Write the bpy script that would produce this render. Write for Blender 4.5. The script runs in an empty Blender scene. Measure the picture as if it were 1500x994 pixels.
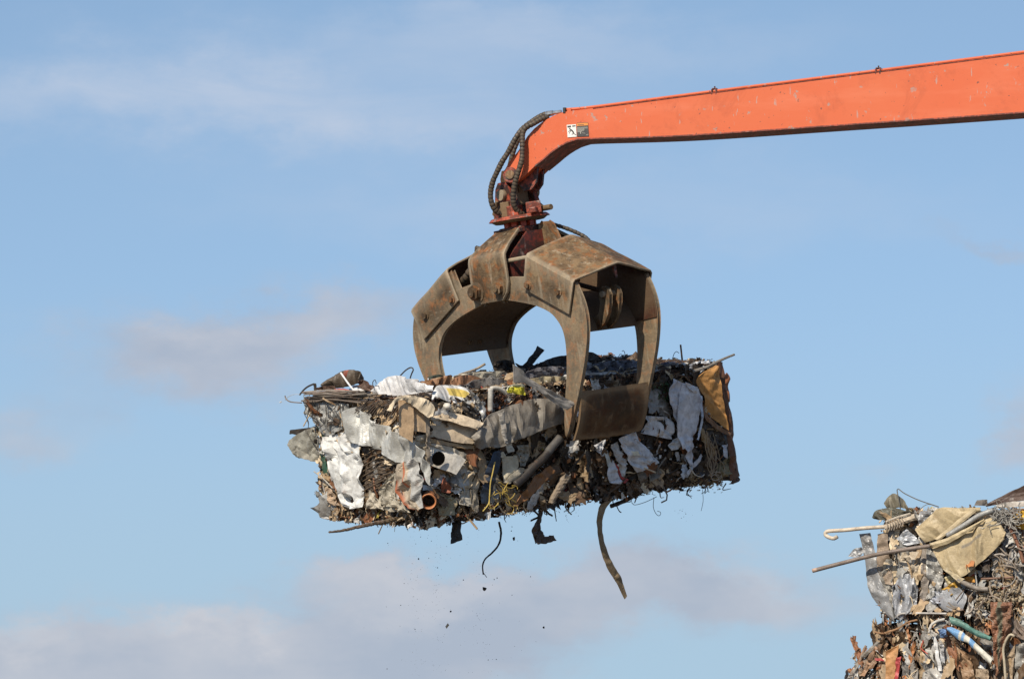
import bpy, bmesh, math, random
from mathutils import Vector, Matrix, noise
R = math.radians
S = 0.0045                       # metres per photo pixel at the distance of the load
FP = 8355.6                      # focal length in photo pixels
PITCH = R(5.0)
scene = bpy.context.scene
COL = scene.collection

# ------------------------------------------------------------------ camera
cam_d = bpy.data.cameras.new('camera'); cam = bpy.data.objects.new('camera', cam_d); COL.objects.link(cam)
cam_d.sensor_width = 36; cam_d.lens = FP*36/1500
cam_d.clip_start = 0.5; cam_d.clip_end = 6000
CAM = Vector((0, -37.5, 1.7)); cam.location = CAM
cam.rotation_euler = (R(90)+PITCH, 0, 0)
scene.camera = cam
RX = Vector((1, 0, 0)); UP = Vector((0, -math.sin(PITCH), math.cos(PITCH))); FW = Vector((0, math.cos(PITCH), math.sin(PITCH)))
D0 = FP*S

# ------------------------------------------------------------------ light
SUN_AZ = (-0.50, -0.866)          # horizontal direction towards the sun (x, y)
SUN_EL = R(41)
sd = Vector((SUN_AZ[0]*math.cos(SUN_EL), SUN_AZ[1]*math.cos(SUN_EL), math.sin(SUN_EL))).normalized()
sl = bpy.data.lights.new('sun', 'SUN'); sl.energy = 5.0; sl.angle = R(0.5); sl.color = (1.0, 0.91, 0.77)
so = bpy.data.objects.new('sun', sl); COL.objects.link(so)
so.rotation_euler = sd.to_track_quat('Z', 'Y').to_euler(); so.location = (-20, -30, 30)

world = bpy.data.worlds.new('World'); scene.world = world; world.use_nodes = True
wt = world.node_tree; wt.nodes.clear(); WL = wt.links
def wn(t, **k):
    n = wt.nodes.new(t)
    for a, b in k.items(): setattr(n, a, b)
    return n
def wm(op, a, b=None, c=None, clamp=False):
    n = wn('ShaderNodeMath', operation=op, use_clamp=clamp)
    for i, v in enumerate((a, b, c)):
        if v is None: continue
        if isinstance(v, (int, float)): n.inputs[i].default_value = v
        else: WL.new(v, n.inputs[i])
    return n.outputs[0]
def wmix(f, a, b, blend='MIX'):
    n = wn('ShaderNodeMix', data_type='RGBA', blend_type=blend)
    for s_, v in ((n.inputs[0], f), (n.inputs[6], a), (n.inputs[7], b)):
        if isinstance(v, (int, float)): s_.default_value = v
        elif isinstance(v, tuple): s_.default_value = (*v, 1)
        else: WL.new(v, s_)
    return n.outputs[2]
tc = wn('ShaderNodeTexCoord'); sep = wn('ShaderNodeSeparateXYZ'); WL.new(tc.outputs['Generated'], sep.inputs[0])
sky = wn('ShaderNodeTexSky', sky_type='NISHITA', sun_disc=False)
sky.sun_elevation = SUN_EL; sky.sun_rotation = math.atan2(SUN_AZ[0], SUN_AZ[1])
sky.air_density = 1.0; sky.dust_density = 0.3; sky.ozone_density = 2.0; sky.altitude = 200
cmb = wn('ShaderNodeCombineXYZ')            # the clear blue reaches low down: look the sky up a little higher
WL.new(sep.outputs[0], cmb.inputs[0]); WL.new(sep.outputs[1], cmb.inputs[1])
WL.new(wm('ADD', wm('ADD', wm('MULTIPLY', sep.outputs[2], 0.30), 0.175), wm('MULTIPLY', wm('MULTIPLY', sep.outputs[2], wm('MAXIMUM', sep.outputs[2], 0.0)), 3.0)), cmb.inputs[2])
nrm = wn('ShaderNodeVectorMath', operation='NORMALIZE'); WL.new(cmb.outputs[0], nrm.inputs[0]); WL.new(nrm.outputs[0], sky.inputs[0])
ay = wm('MAXIMUM', wm('ABSOLUTE', sep.outputs[1]), 0.05)
X = wm('MULTIPLY', wm('DIVIDE', sep.outputs[0], ay), 8.36)
Y = wm('MULTIPLY', wm('SUBTRACT', wm('DIVIDE', sep.outputs[2], ay), math.tan(PITCH)), 8.36)
def wnoise(sx, sy, scale, detail, rough=0.55, off=0.0, dist=0.0):
    c = wn('ShaderNodeCombineXYZ')
    WL.new(wm('MULTIPLY', X, sx), c.inputs[0]); WL.new(wm('MULTIPLY', Y, sy), c.inputs[1]); c.inputs[2].default_value = off
    n = wn('ShaderNodeTexNoise'); n.inputs['Scale'].default_value = scale; n.inputs['Detail'].default_value = detail
    n.inputs['Roughness'].default_value = rough; n.inputs['Distortion'].default_value = dist
    WL.new(c.outputs[0], n.inputs['Vector']); return n.outputs[0]
wx = wm('ADD', X, wm('MULTIPLY', wm('SUBTRACT', wnoise(1, 1.6, 3.0, 7, .62, off=3.1), 0.5), 0.46))
wy = wm('ADD', Y, wm('MULTIPLY', wm('SUBTRACT', wnoise(1, 1.6, 3.4, 7, .62, off=9.7), 0.5), 0.28))
def blob(px, py, a, b, amp):
    cx, cy = (px-750)/1000, (497-py)/1000
    dx = wm('DIVIDE', wm('SUBTRACT', wx, cx), a/1000); dy = wm('DIVIDE', wm('SUBTRACT', wy, cy), b/1000)
    r2 = wm('ADD', wm('MULTIPLY', dx, dx), wm('MULTIPLY', dy, dy))
    return wm('MULTIPLY', wm('EXPONENT', wm('MULTIPLY', r2, -1.0)), amp)
def total(bl):
    t = blob(*bl[0])
    for b in bl[1:]: t = wm('ADD', t, blob(*b))
    return t
low = total([(60, 985, 260, 75, .95), (330, 960, 240, 65, .95), (640, 925, 260, 85, .95), (1000, 870, 260, 60, .85), (300, 525, 210, 78, .85),
             (490, 465, 150, 48, .5), (30, 640, 120, 50, .62), (1490, 610, 60, 80, .6), (1290, 700, 60, 30, .3), (1460, 340, 110, 22, .5), (560, 850, 90, 25, .4)])
low = wm('MULTIPLY', low, wm('ADD', wm('MULTIPLY', wnoise(1, 2.0, 3.2, 7, off=1.3), 1.2), 0.32))
low = wm('SMOOTHSTEP', low, 0.12, 0.95) if False else low
mr = wn('ShaderNodeMapRange', interpolation_type='SMOOTHSTEP'); WL.new(low, mr.inputs[0])
mr.inputs[1].default_value = 0.05; mr.inputs[2].default_value = 0.80; lowm = wm('MULTIPLY', mr.outputs[0], 0.86)
hi = total([(440, 150, 420, 55, .7), (800, 60, 330, 45, .45), (120, 110, 300, 60, .4), (640, 300, 300, 60, .3), (1150, 300, 300, 60, .22)])
hi = wm('MULTIPLY', hi, wm('MULTIPLY', wnoise(0.7, 3.2, 3.0, 6, 0.6, off=5.0, dist=0.6), 1.35)); him = wm('MULTIPLY', hi, 1.45, clamp=True)
bg = wn('ShaderNodeBackground'); bg.inputs[1].default_value = 0.13
K = 1/0.13
skyc = wmix(1.0, sky.outputs[0], (1.0, 1.0, 1.0), 'MULTIPLY'); SKY_TINT = wt.nodes[-1].inputs[7]
c1 = wmix(him, skyc, (0.50*K, 0.59*K, 0.74*K))
shade = wnoise(1, 1.8, 4.5, 4, off=7.0)
lit = total([(300, 900, 90, 26, .9), (30, 925, 120, 30, .8), (640, 862, 110, 26, .7), (290, 485, 80, 26, .6), (1080, 825, 90, 22, .5)])
shr = wn('ShaderNodeMapRange'); WL.new(wm('ADD', wm('MULTIPLY', shade, 1.0), wm('MULTIPLY', lit, .35)), shr.inputs[0]); shr.inputs[1].default_value = .35; shr.inputs[2].default_value = .85
cc = wmix(shr.outputs[0], (0.415*K, 0.465*K, 0.565*K), (0.60*K, 0.60*K, 0.645*K))
hz = wn('ShaderNodeMapRange', interpolation_type='SMOOTHSTEP'); WL.new(Y, hz.inputs[0]); hz.inputs[1].default_value = .15; hz.inputs[2].default_value = -.5; hz.inputs[4].default_value = .75
c1 = wmix(hz.outputs[0], c1, (0.41*K, 0.565*K, 0.685*K))
c2 = wmix(lowm, c1, cc)
WL.new(c2, bg.inputs[0]); wo = wn('ShaderNodeOutputWorld'); WL.new(bg.outputs[0], wo.inputs[0])
SKY_TINT.default_value = (1.06, 1.05, 1.0, 1)
sc_v = scene.view_settings
sc_v.view_transform = 'Standard'; sc_v.look = 'None'; sc_v.exposure = 0; sc_v.gamma = 1; sc_v.use_curve_mapping = False

# ------------------------------------------------------------------ frames
class Frame:
    """right-handed local axes u, w, v (pixel units) of a tilted object"""
    def __init__(s, px, py, dz, th, e, rho, yaw0=0):
        s.O = CAM + (RX*(px-750) + UP*(497-py) + FW*FP)/FP*(D0+dz*S)
        c, n = math.cos(R(th)), math.sin(R(th))
        M = Matrix.Rotation(R(rho), 3, 'Z') @ Matrix.Rotation(R(e), 3, 'X')
        ax = []
        for a in ((c, 0, n), (n, 0, -c), (0, 1, 0)):
            b = M @ Vector(a); ax.append((RX*b.x + UP*b.y - FW*b.z).normalized())
        s.U, s.W, s.V = ax
        s.M = Matrix((s.U, s.W, s.V)).transposed()
        s.Mi = s.M.inverted()
    def loc(s, px, py, ax, val):
        """pixel -> local point on the plane local[ax] = val"""
        d = RX*(px-750) + UP*(497-py) + FW*FP
        o = s.Mi @ (CAM - s.O) / S; r = s.Mi @ d
        t = (val - o[ax])/r[ax]
        return o + r*t
    def empty(s, name, label, cat, group=None):
        e = bpy.data.objects.new(name, None); COL.objects.link(e); e.empty_display_size = .1
        e.matrix_world = Matrix.Translation(s.O) @ s.M.to_4x4()
        e['label'] = label; e['category'] = cat
        if group: e['group'] = group
        return e

class MB:
    def __init__(s): s.v = []; s.f = []; s.c = []
    def add(s, vs, fs, col):
        b = len(s.v); s.v += [tuple(p) for p in vs]
        s.f += [tuple(i+b for i in f) for f in fs]
        if callable(col): s.c += [col(i) for i in range(len(vs))]
        elif isinstance(col, list): s.c += col
        else: s.c += [col]*len(vs)
    def build(s, name, mat, parent=None, smooth=False, solid=0, bevel=0, sc=S, ang=None):
        me = bpy.data.meshes.new(name); me.from_pydata([(a*sc, b*sc, c*sc) for a, b, c in s.v], [], s.f)
        at = me.color_attributes.new('Col', 'FLOAT_COLOR', 'POINT')
        flat = []
        for c in s.c: flat += list(c) if len(c) == 4 else [*c, 0.0]
        at.data.foreach_set('color', flat)
        me.materials.append(mat); me.update()
        if smooth: me.polygons.foreach_set('use_smooth', [True]*len(me.polygons))
        o = bpy.data.objects.new(name, me); COL.objects.link(o); o.parent = parent
        if ang:
            bm = bmesh.new(); bm.from_mesh(me); bmesh.ops.recalc_face_normals(bm, faces=bm.faces); bm.to_mesh(me); bm.free()
            me.polygons.foreach_set('use_smooth', [True]*len(me.polygons)); me.set_sharp_from_angle(angle=R(ang))
        if solid:
            m = o.modifiers.new('solid', 'SOLIDIFY'); m.thickness = solid*sc; m.offset = 0
        if bevel:
            m = o.modifiers.new('bevel', 'BEVEL'); m.width = bevel*sc; m.segments = 2; m.limit_method = 'ANGLE'; m.angle_limit = R(35)
        return o

# ------------------------------------------------------------------ materials
def newmat(name):
    m = bpy.data.materials.new(name); m.use_nodes = True; nt = m.node_tree
    return m, nt, nt.nodes['Principled BSDF']
class NT:
    def __init__(s, nt): s.nt = nt; s.t = nt.nodes.new('ShaderNodeTexCoord').outputs['Object']
    def node(s, t, **k):
        n = s.nt.nodes.new(t)
        for a, b in k.items(): setattr(n, a, b)
        return n
    def noise(s, scale, detail=4, rough=.55, vec=None, dist=0, out=0):
        n = s.node('ShaderNodeTexNoise'); n.inputs['Scale'].default_value = scale; n.inputs['Detail'].default_value = detail
        n.inputs['Roughness'].default_value = rough; n.inputs['Distortion'].default_value = dist
        s.nt.links.new(vec or s.t, n.inputs['Vector']); return n.outputs[out]
    def ramp(s, v, stops):
        n = s.node('ShaderNodeValToRGB'); cr = n.color_ramp
        while len(cr.elements) < len(stops): cr.elements.new(.5)
        for e, (p, c) in zip(cr.elements, stops):
            e.position = p; e.color = (c, c, c, 1) if isinstance(c, (int, float)) else (*c, 1)
        s.nt.links.new(v, n.inputs[0]); return n.outputs[0]
    def mix(s, f, a, b, blend='MIX'):
        n = s.node('ShaderNodeMix', data_type='RGBA', blend_type=blend)
        for k, v in ((n.inputs[0], f), (n.inputs[6], a), (n.inputs[7], b)):
            if isinstance(v, (int, float)): k.default_value = v
            elif isinstance(v, tuple): k.default_value = (*v[:3], 1)
            else: s.nt.links.new(v, k)
        return n.outputs[2]
    def math(s, op, a, b=None, clamp=False):
        n = s.node('ShaderNodeMath', operation=op, use_clamp=clamp)
        for i, v in enumerate((a, b)):
            if v is None: continue
            if isinstance(v, (int, float)): n.inputs[i].default_value = v
            else: s.nt.links.new(v, n.inputs[i])
        return n.outputs[0]
    def scaled(s, x, y, z):
        n = s.node('ShaderNodeMapping'); n.inputs['Scale'].default_value = (x, y, z); s.nt.links.new(s.t, n.inputs[0]); return n.outputs[0]
    def bump(s, bs, h, strength, dist):
        n = s.node('ShaderNodeBump'); n.inputs['Strength'].default_value = strength; n.inputs['Distance'].default_value = dist
        s.nt.links.new(h, n.inputs['Height']); s.nt.links.new(n.outputs[0], bs.inputs['Normal'])
    def link(s, a, b): s.nt.links.new(a, b)

def make_scrap(name, dirt=(.06, .04, .025), amt=.5, bump=.5):
    m, nt, bs = newmat(name); n = NT(nt)
    at = n.node('ShaderNodeAttribute', attribute_name='Col')
    big = n.noise(9, 5, .65); fine = n.noise(42, 5, .7)
    f1 = n.ramp(big, [(.44, 0), (.66, amt)]); f2 = n.ramp(fine, [(.50, 0), (.66, amt)])
    tone = n.ramp(n.noise(17, 4, .6), [(.3, .72), (.7, 1.12)])
    c = n.mix(1.0, at.outputs['Color'], tone, 'MULTIPLY')
    c = n.mix(f1, c, n.mix(fine, dirt, (.16, .11, .065)))
    c = n.mix(f2, c, dirt)
    rust = n.ramp(n.noise(13, 6, .7, dist=.4), [(.60, 0), (.70, amt)])
    c = n.mix(rust, c, (.20, .075, .03))
    n.link(c, bs.inputs['Base Color'])
    n.link(n.math('MULTIPLY', at.outputs['Alpha'], n.math('SUBTRACT', 1.0, f2)), bs.inputs['Metallic'])
    n.link(n.ramp(fine, [(.35, .38), (.65, .8)]), bs.inputs['Roughness'])
    n.bump(bs, n.noise(60, 6, .7), bump, .006)
    return m
M_SCRAP = make_scrap('scrap_paint_and_dirt')
M_CLEAN = make_scrap('scrap_less_dirty', amt=.28, bump=.35)
M_STACK = make_scrap('scrap_dusty', dirt=(.14, .105, .07), amt=.42)

def make_muck():
    m, nt, bs = newmat('packed_dirt_and_rust'); n = NT(nt)
    c = n.ramp(n.noise(26, 8, .75), [(.30, (.010, .008, .006)), (.46, (.035, .022, .014)), (.56, (.09, .055, .03)), (.66, (.16, .12, .08)), (.76, (.05, .03, .02))])
    c = n.mix(n.ramp(n.noise(7, 4), [(.5, 0), (.65, .7)]), c, (.11, .05, .025))
    c = n.mix(n.ramp(n.noise(90, 3), [(.62, 0), (.70, .8)]), c, (.35, .28, .2))
    n.link(c, bs.inputs['Base Color']); bs.inputs['Roughness'].default_value = .9
    n.bump(bs, n.noise(45, 8, .8), 1.0, .03)
    return m
M_MUCK = make_muck()

def make_steel(name, base, mid, rustc, rubbed, seed=0, streak=False):
    m, nt, bs = newmat(name); n = NT(nt)
    a = n.noise(3.2, 7, .65); b = n.noise(14, 6, .7); g = n.noise(55, 5, .7)
    c = n.mix(n.ramp(a, [(.42, 0), (.58, 1)]), base, mid)
    c = n.mix(n.ramp(n.noise(6.5, 7, .75, dist=.6), [(.50, 0), (.60, .72)]), c, (.055, .038, .024))
    c = n.mix(n.ramp(b, [(.50, 0), (.64, .85)]), c, rustc)
    c = n.mix(n.ramp(g, [(.55, 0), (.72, .55)]), c, (.035, .025, .018))
    sc = n.noise(9, 6, .7, vec=n.scaled(1, 1, 5.5)); c = n.mix(n.ramp(sc, [(.60, 0), (.68, .5)]), c, rubbed)
    sv = n.noise(22, 5, .65, vec=n.scaled(1, 1, .12)); c = n.mix(n.ramp(sv, [(.56, 0), (.66, .5)]), c, rubbed)
    sv2 = n.noise(15, 5, .65, vec=n.scaled(1, 1, .18)); c = n.mix(n.ramp(sv2, [(.55, 0), (.68, .6)]), c, (.04, .028, .018))
    ge = n.node('ShaderNodeNewGeometry'); w = n.ramp(ge.outputs['Pointiness'], [(.515, 0), (.56, .75)])
    c = n.mix(w, c, rubbed)
    n.link(c, bs.inputs['Base Color'])
    n.link(n.ramp(b, [(.3, .55), (.7, .85)]), bs.inputs['Roughness'])
    bs.inputs['Metallic'].default_value = .1; bs.inputs['Specular IOR Level'].default_value = .35
    n.bump(bs, n.math('ADD', n.noise(20, 6, .7), n.math('MULTIPLY', g, .4)), .45, .012)
    return m
M_STEEL = make_steel('worn_brown_steel', (.085, .052, .026), (.245, .163, .085), (.29, .105, .028), (.42, .35, .25))
M_STEELD = make_steel('dark_clamp_steel', (.055, .030, .013), (.125, .064, .026), (.09, .036, .014), (.24, .16, .09))
M_INNER = make_steel('rusty_shaded_inner_steel', (.050, .026, .014), (.095, .040, .020), (.075, .020, .012), (.15, .10, .06))  # dark red-brown steel, darkened further to stand for shade inside the arms

def make_orange(name, base, chips=.62, grime=.0):
    m, nt, bs = newmat(name); n = NT(nt)
    c = n.mix(n.ramp(n.noise(1.3, 4), [(.35, 0), (.7, 1)]), base, tuple(x*y for x, y in zip(base, (1.0, 1.12, 1.2))))
    c = n.mix(n.ramp(n.noise(2.2, 6, .6, vec=n.scaled(.5, 1, 3)), [(.52, 0), (.72, .3)]), c, (.76, .24, .13))
    ch = n.ramp(n.noise(10, 5, .62), [(chips, 0), (chips+.03, 1)])
    c = n.mix(n.math('MULTIPLY', ch, n.ramp(n.noise(40, 3), [(.35, .2), (.6, .9)])), c, (.36, .27, .23))
    sp = n.ramp(n.noise(34, 3, .6), [(.665, 0), (.685, .9)]); c = n.mix(sp, c, (.12, .05, .035))
    rot_ = n.node('ShaderNodeMapping'); rot_.inputs['Rotation'].default_value = (0, .9, 0); rot_.inputs['Scale'].default_value = (1, 1, .22); n.link(n.t, rot_.inputs[0])
    scr = n.ramp(n.noise(26, 3, .6, vec=rot_.outputs[0]), [(.65, 0), (.675, .7)]); c = n.mix(scr, c, (.42, .30, .26))
    c = n.mix(n.ramp(n.noise(3.1, 7, .75, dist=.5), [(.53, 0), (.64, .5)]), c, tuple(x*.74 for x in base))
    st = n.ramp(n.noise(30, 4, .6, vec=n.scaled(1, 1, .16)), [(.64, 0), (.74, .3)]); c = n.mix(st, c, (.55, .12, .05))
    if grime: c = n.mix(n.ramp(n.noise(24, 7, .75), [(.36, 0), (.54, grime)]), c, (.032, .02, .015))
    n.link(c, bs.inputs['Base Color']); n.link(n.ramp(n.noise(20, 4), [(.3, .42), (.7, .62)]), bs.inputs['Roughness'])
    n.bump(bs, n.math('SUBTRACT', n.noise(6, 3), ch), .12, .004)
    return m
M_ORANGE = make_orange('faded_orange_paint', (.63, .115, .034), chips=.622)
M_ORANGED = make_orange('grimy_orange_paint', (.45, .075, .035), chips=.58, grime=.97)
M_REDDK = make_orange('dark_red_grime', (.20, .03, .018), chips=.6, grime=.9)
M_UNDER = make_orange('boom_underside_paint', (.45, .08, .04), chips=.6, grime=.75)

def make_plain(name, col, rough=.6, metal=0, nz=.5, sc=30):
    m, nt, bs = newmat(name); n = NT(nt)
    c = n.mix(n.ramp(n.noise(sc, 5, .65), [(.35, 0), (.7, 1)]), col, tuple(x*nz for x in col))
    n.link(c, bs.inputs['Base Color']); bs.inputs['Roughness'].default_value = rough; bs.inputs['Metallic'].default_value = metal
    n.bump(bs, n.noise(sc*2, 4), .3, .003)
    return m
M_ATTR = make_scrap('hose_sleeve', dirt=(.03, .025, .02), amt=.45, bump=.4)
M_CHROME = make_plain('zinc_fitting', (.62, .60, .56), .32, .9, .6)
M_BLACK = make_plain('black_rubber', (.014, .013, .012), .55, 0, 2.2)
M_HOLE = make_plain('painted_hole_dark', (.006, .005, .004), 1, 0, 1.2); M_HOLE.node_tree.nodes['Principled BSDF'].inputs['Specular IOR Level'].default_value = 0  # flat black in place of the darkness inside a hole
M_WHITE = make_plain('decal_white', (.80, .78, .72), .5, 0, .9, 60)
M_DBLK = make_plain('decal_black', (.045, .042, .04), .5, 0, 1.6, 80)
M_DORG = make_plain('decal_orange', (.75, .27, .05), .5, 0, .8, 80)
M_DGREY = make_plain('decal_grey_print', (.42, .40, .34), .5, 0, .7, 80)

# ------------------------------------------------------------------ generic shapes
def rs(pts, n):
    """resample a polyline to n points by arc length (Catmull-Rom)"""
    P = [Vector(p) for p in pts]
    if len(P) == 1: return [P[0].copy() for _ in range(n)]
    if len(P) > 2:
        Q = []
        E = [P[0]*2-P[1]] + P + [P[-1]*2-P[-2]]
        for i in range(1, len(E)-2):
            for k in range(8):
                t = k/8; a, b, c, d = E[i-1:i+3]
                Q.append(.5*((2*b)+(c-a)*t+(2*a-5*b+4*c-d)*t*t+(3*b-a-3*c+d)*t**3))
        Q.append(P[-1]); P = Q
    L = [0]
    for a, b in zip(P, P[1:]): L.append(L[-1]+(b-a).length)
    out = []; j = 0
    for k in range(n):
        d = L[-1]*k/(n-1) if n > 1 else 0
        while j < len(L)-2 and L[j+1] < d: j += 1
        t = (d-L[j])/max(1e-6, L[j+1]-L[j]); out.append(P[j].lerp(P[j+1], min(1, t)))
    return out
def plen(pts): return sum((Vector(b)-Vector(a)).length for a, b in zip(pts, pts[1:]))

def _hv(i, j, k):
    h = noise.cell(Vector((i*1.37+.5, j*2.11+.5, k*3.3+.5))); return h*h*h*1.7
def _facet(x, y, k):
    """height of a sheet creased along an uneven triangle net: flat facets, sharp folds"""
    wx_ = noise.noise(Vector((x*.6, y*.6, k)))*.55; wy_ = noise.noise(Vector((x*.6+9, y*.6, k+4)))*.55
    x += wx_; y += wy_
    s_ = (x+y)*.366; i = math.floor(x+s_); j = math.floor(y+s_); t = (i+j)*.2113; a = x-(i-t); b = y-(j-t)
    u = a+(a+b)*.366; v = b+(a+b)*.366
    if u > v: return (1-u)*_hv(i, j, k)+(u-v)*_hv(i+1, j, k)+v*_hv(i+1, j+1, k)
    return (1-v)*_hv(i, j, k)+(v-u)*_hv(i, j+1, k)+u*_hv(i+1, j+1, k)
def crump(p, seed, sc):
    an = seed*5.3; c, n_ = math.cos(an), math.sin(an)
    x = (p[0]*c-p[1]*n_)/sc; y = (p[0]*n_+p[1]*c)/sc*.7
    m = noise.noise(Vector((x*.7+3, y*.7, seed*2)))
    return .8*_facet(x, y, int(seed*97)) + .42*max(0, .25+m*1.6)*_facet(x*2.6+7, y*2.2, int(seed*31)+5) + .5*noise.noise(Vector((x*.35, y*.35, seed))) - .3

def tube(mb, pts, r, seg=8, col=(.1, .1, .1), cap=True, n=None, jit=0, rng=random, hollow=0):
    """tube along local points; r a number or a function of 0..1"""
    P = rs(pts, n or max(3, int(plen(pts)/3)+2)) if (n or len(pts) > 1) else pts
    rf = r if callable(r) else (lambda t: r)
    N = len(P); vs = []; fs = []; cs = []
    prev = None
    for i, p in enumerate(P):
        t = (P[min(N-1, i+1)]-P[max(0, i-1)]).normalized()
        if prev is None:
            a = t.cross(Vector((.13, .27, 1))).normalized() if abs(t.z) < .95 else t.cross(Vector((1, .1, 0))).normalized()
        else:
            a = (prev - t*prev.dot(t)).normalized()
        prev = a; b = t.cross(a)
        rr = rf(i/(N-1))
        for k in range(seg):
            an = 2*math.pi*k/seg
            vs.append(p + (a*math.cos(an)+b*math.sin(an))*rr*(1+rng.uniform(-jit, jit)))
            cs.append(col(i/(N-1)) if callable(col) else col)
    for i in range(N-1):
        for k in range(seg):
            fs.append((i*seg+k, i*seg+(k+1) % seg, (i+1)*seg+(k+1) % seg, (i+1)*seg+k))
    if cap: fs.append(tuple(range(seg-1, -1, -1))); fs.append(tuple((N-1)*seg+k for k in range(seg)))
    mb.add(vs, fs, cs)

def box(mb, c, hx, hy, hz, M=None, col=(.2, .2, .2, 0)):
    vs = []
    for x in (-1, 1):
        for y in (-1, 1):
            for z in (-1, 1):
                p = Vector((x*hx, y*hy, z*hz)); vs.append((M @ p if M else p)+Vector(c))
    mb.add(vs, [(0, 1, 3, 2), (4, 6, 7, 5), (0, 4, 5, 1), (2, 3, 7, 6), (0, 2, 6, 4), (1, 5, 7, 3)], col)

def prism(mb, poly, w0, w1, col=(.2, .2, .2, 0)):
    """poly: list of (u, v); extruded along w; caps via ngon (triangulated later by blender)"""
    n = len(poly)
    ar = sum(poly[i][0]*poly[(i+1) % n][1]-poly[(i+1) % n][0]*poly[i][1] for i in range(n))
    if ar < 0: poly = poly[::-1]
    vs = [(u, w0, v) for u, v in poly]+[(u, w1, v) for u, v in poly]
    fs = [tuple(range(n)), tuple(range(2*n-1, n-1, -1))]
    for i in range(n): j = (i+1) % n; fs.append((i, i+n, j+n, j)[::-1] if False else (j, j+n, i+n, i)[::-1][::-1])
    mb.add(vs, fs, col)

def ring(cx, cy, r, n): return [(cx+r*math.cos(2*math.pi*k/n), cy+r*math.sin(2*math.pi*k/n)) for k in range(n)]

def grid(mb, A, B, nx, ny, nrm, cr, csc, seed, col, edge=1.0, rng=None, bend=0, ridge=0):
    rng = rng or random.Random(int(seed*100))
    LL = max(plen(A), plen(B)); HH = max((Vector(A[0])-Vector(B[0])).length, (Vector(A[-1])-Vector(B[-1])).length)
    A = rs(A, nx); B = rs(B, nx); vs = []; cs = []; fs = []
    for i in range(nx):
        s_ = i/(nx-1)
        for j in range(ny):
            t = j/(ny-1); p = A[i].lerp(B[i], t)
            h = cr*1.25*crump((s_*LL, t*HH, 0), seed, max(6, csc*.72))
            h += bend*2.2*t*(1-t)
            if ridge: h += ridge*math.sin(t*math.pi*5)
            ex = (i in (0, nx-1)) or (j in (0, ny-1))
            q = p + nrm*h
            if ex: q += noise.noise_vector(p/9.0+Vector((seed, 0, 0)))*edge*2.4+Vector((rng.uniform(-1, 1), rng.uniform(-1, 1), rng.uniform(-1, 1)))*edge*.12
            vs.append(q); cs.append(col(s_, t) if callable(col) else col)
    for i in range(nx-1):
        for j in range(ny-1): a = i*ny+j; fs.append((a, a+1, a+ny+1, a+ny))
    mb.add(vs, fs, cs)

# ------------------------------------------------------------------ ground (out of frame, seen from other positions)
gm, gt, gb = newmat('yard_dirt'); n = NT(gt)
n.link(n.ramp(n.noise(.6, 8, .7), [(.35, (.10, .08, .06)), (.6, (.17, .14, .10)), (.75, (.08, .065, .05))]), gb.inputs['Base Color'])
gb.inputs['Roughness'].default_value = .95; n.bump(gb, n.noise(3, 8, .8), .8, .08)
g = MB(); g.add([(-3000, -3000, 0), (3000, -3000, 0), (3000, 3000, 0), (-3000, 3000, 0)], [(0, 1, 2, 3)], (.1, .1, .1, 0))
go = g.build('ground', gm, sc=1.0); go['kind'] = 'structure'

# ------------------------------------------------------------------ boom
BW = 58                                       # width of the boom across, pixel units
FB = Frame(749, 256, -27, 21, -5, 0)          # w = 0 is the near side plate
z1 = lambda x, y: (690+x/4.14, 130+y/4.14)
boom = FB.empty('loader_boom', 'long faded orange steel boom coming in from the right, its bent tip holding the grapple', 'crane boom')
def bp(px, py, w=0): return FB.loc(px, py, 1, w)
top_l = [z1(560, 145), z1(505, 165), z1(440, 200), z1(385, 245), z1(345, 290), z1(318, 335), z1(285, 385), z1(235, 445)]
boss = [z1(243+47*math.cos(a), 523-47*math.sin(a)) for a in [R(x) for x in range(135, 300, 22)]]
low_l = [z1(300, 545), z1(330, 520), z1(385, 465), z1(440, 420), z1(500, 370), z1(560, 332), z1(600, 314), z1(640, 305), z1(700, 299)]
far_r = [(1190, 185), (1500, 163.5), (1640, 151), (1640, 60.5), (1500, 78.6), (870, 159)]
pts = [bp(*p) for p in top_l+boss+low_l+[(1000, 197.6)]+far_r]
poly = [(p.x, p.z) for p in pts]
mb = MB(); prism(mb, poly, 0, BW, (.7, .2, .1, 0))
arm = mb.build('boom_arm', M_ORANGE, boom, bevel=.8)
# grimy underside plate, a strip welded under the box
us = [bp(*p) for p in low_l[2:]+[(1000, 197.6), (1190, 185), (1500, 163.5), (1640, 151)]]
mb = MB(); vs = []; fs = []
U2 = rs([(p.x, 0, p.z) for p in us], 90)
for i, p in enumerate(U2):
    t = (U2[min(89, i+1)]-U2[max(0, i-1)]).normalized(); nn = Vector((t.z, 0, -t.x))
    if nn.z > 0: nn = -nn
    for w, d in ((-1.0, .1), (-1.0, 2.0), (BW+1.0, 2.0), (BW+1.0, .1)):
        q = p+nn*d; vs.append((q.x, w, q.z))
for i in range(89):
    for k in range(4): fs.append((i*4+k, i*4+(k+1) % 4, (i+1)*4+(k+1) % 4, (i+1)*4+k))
mb.add(vs, fs, (.2, .1, .1, 0)); mb.build('bottom_plate', M_UNDER, boom, ang=30)
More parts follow.
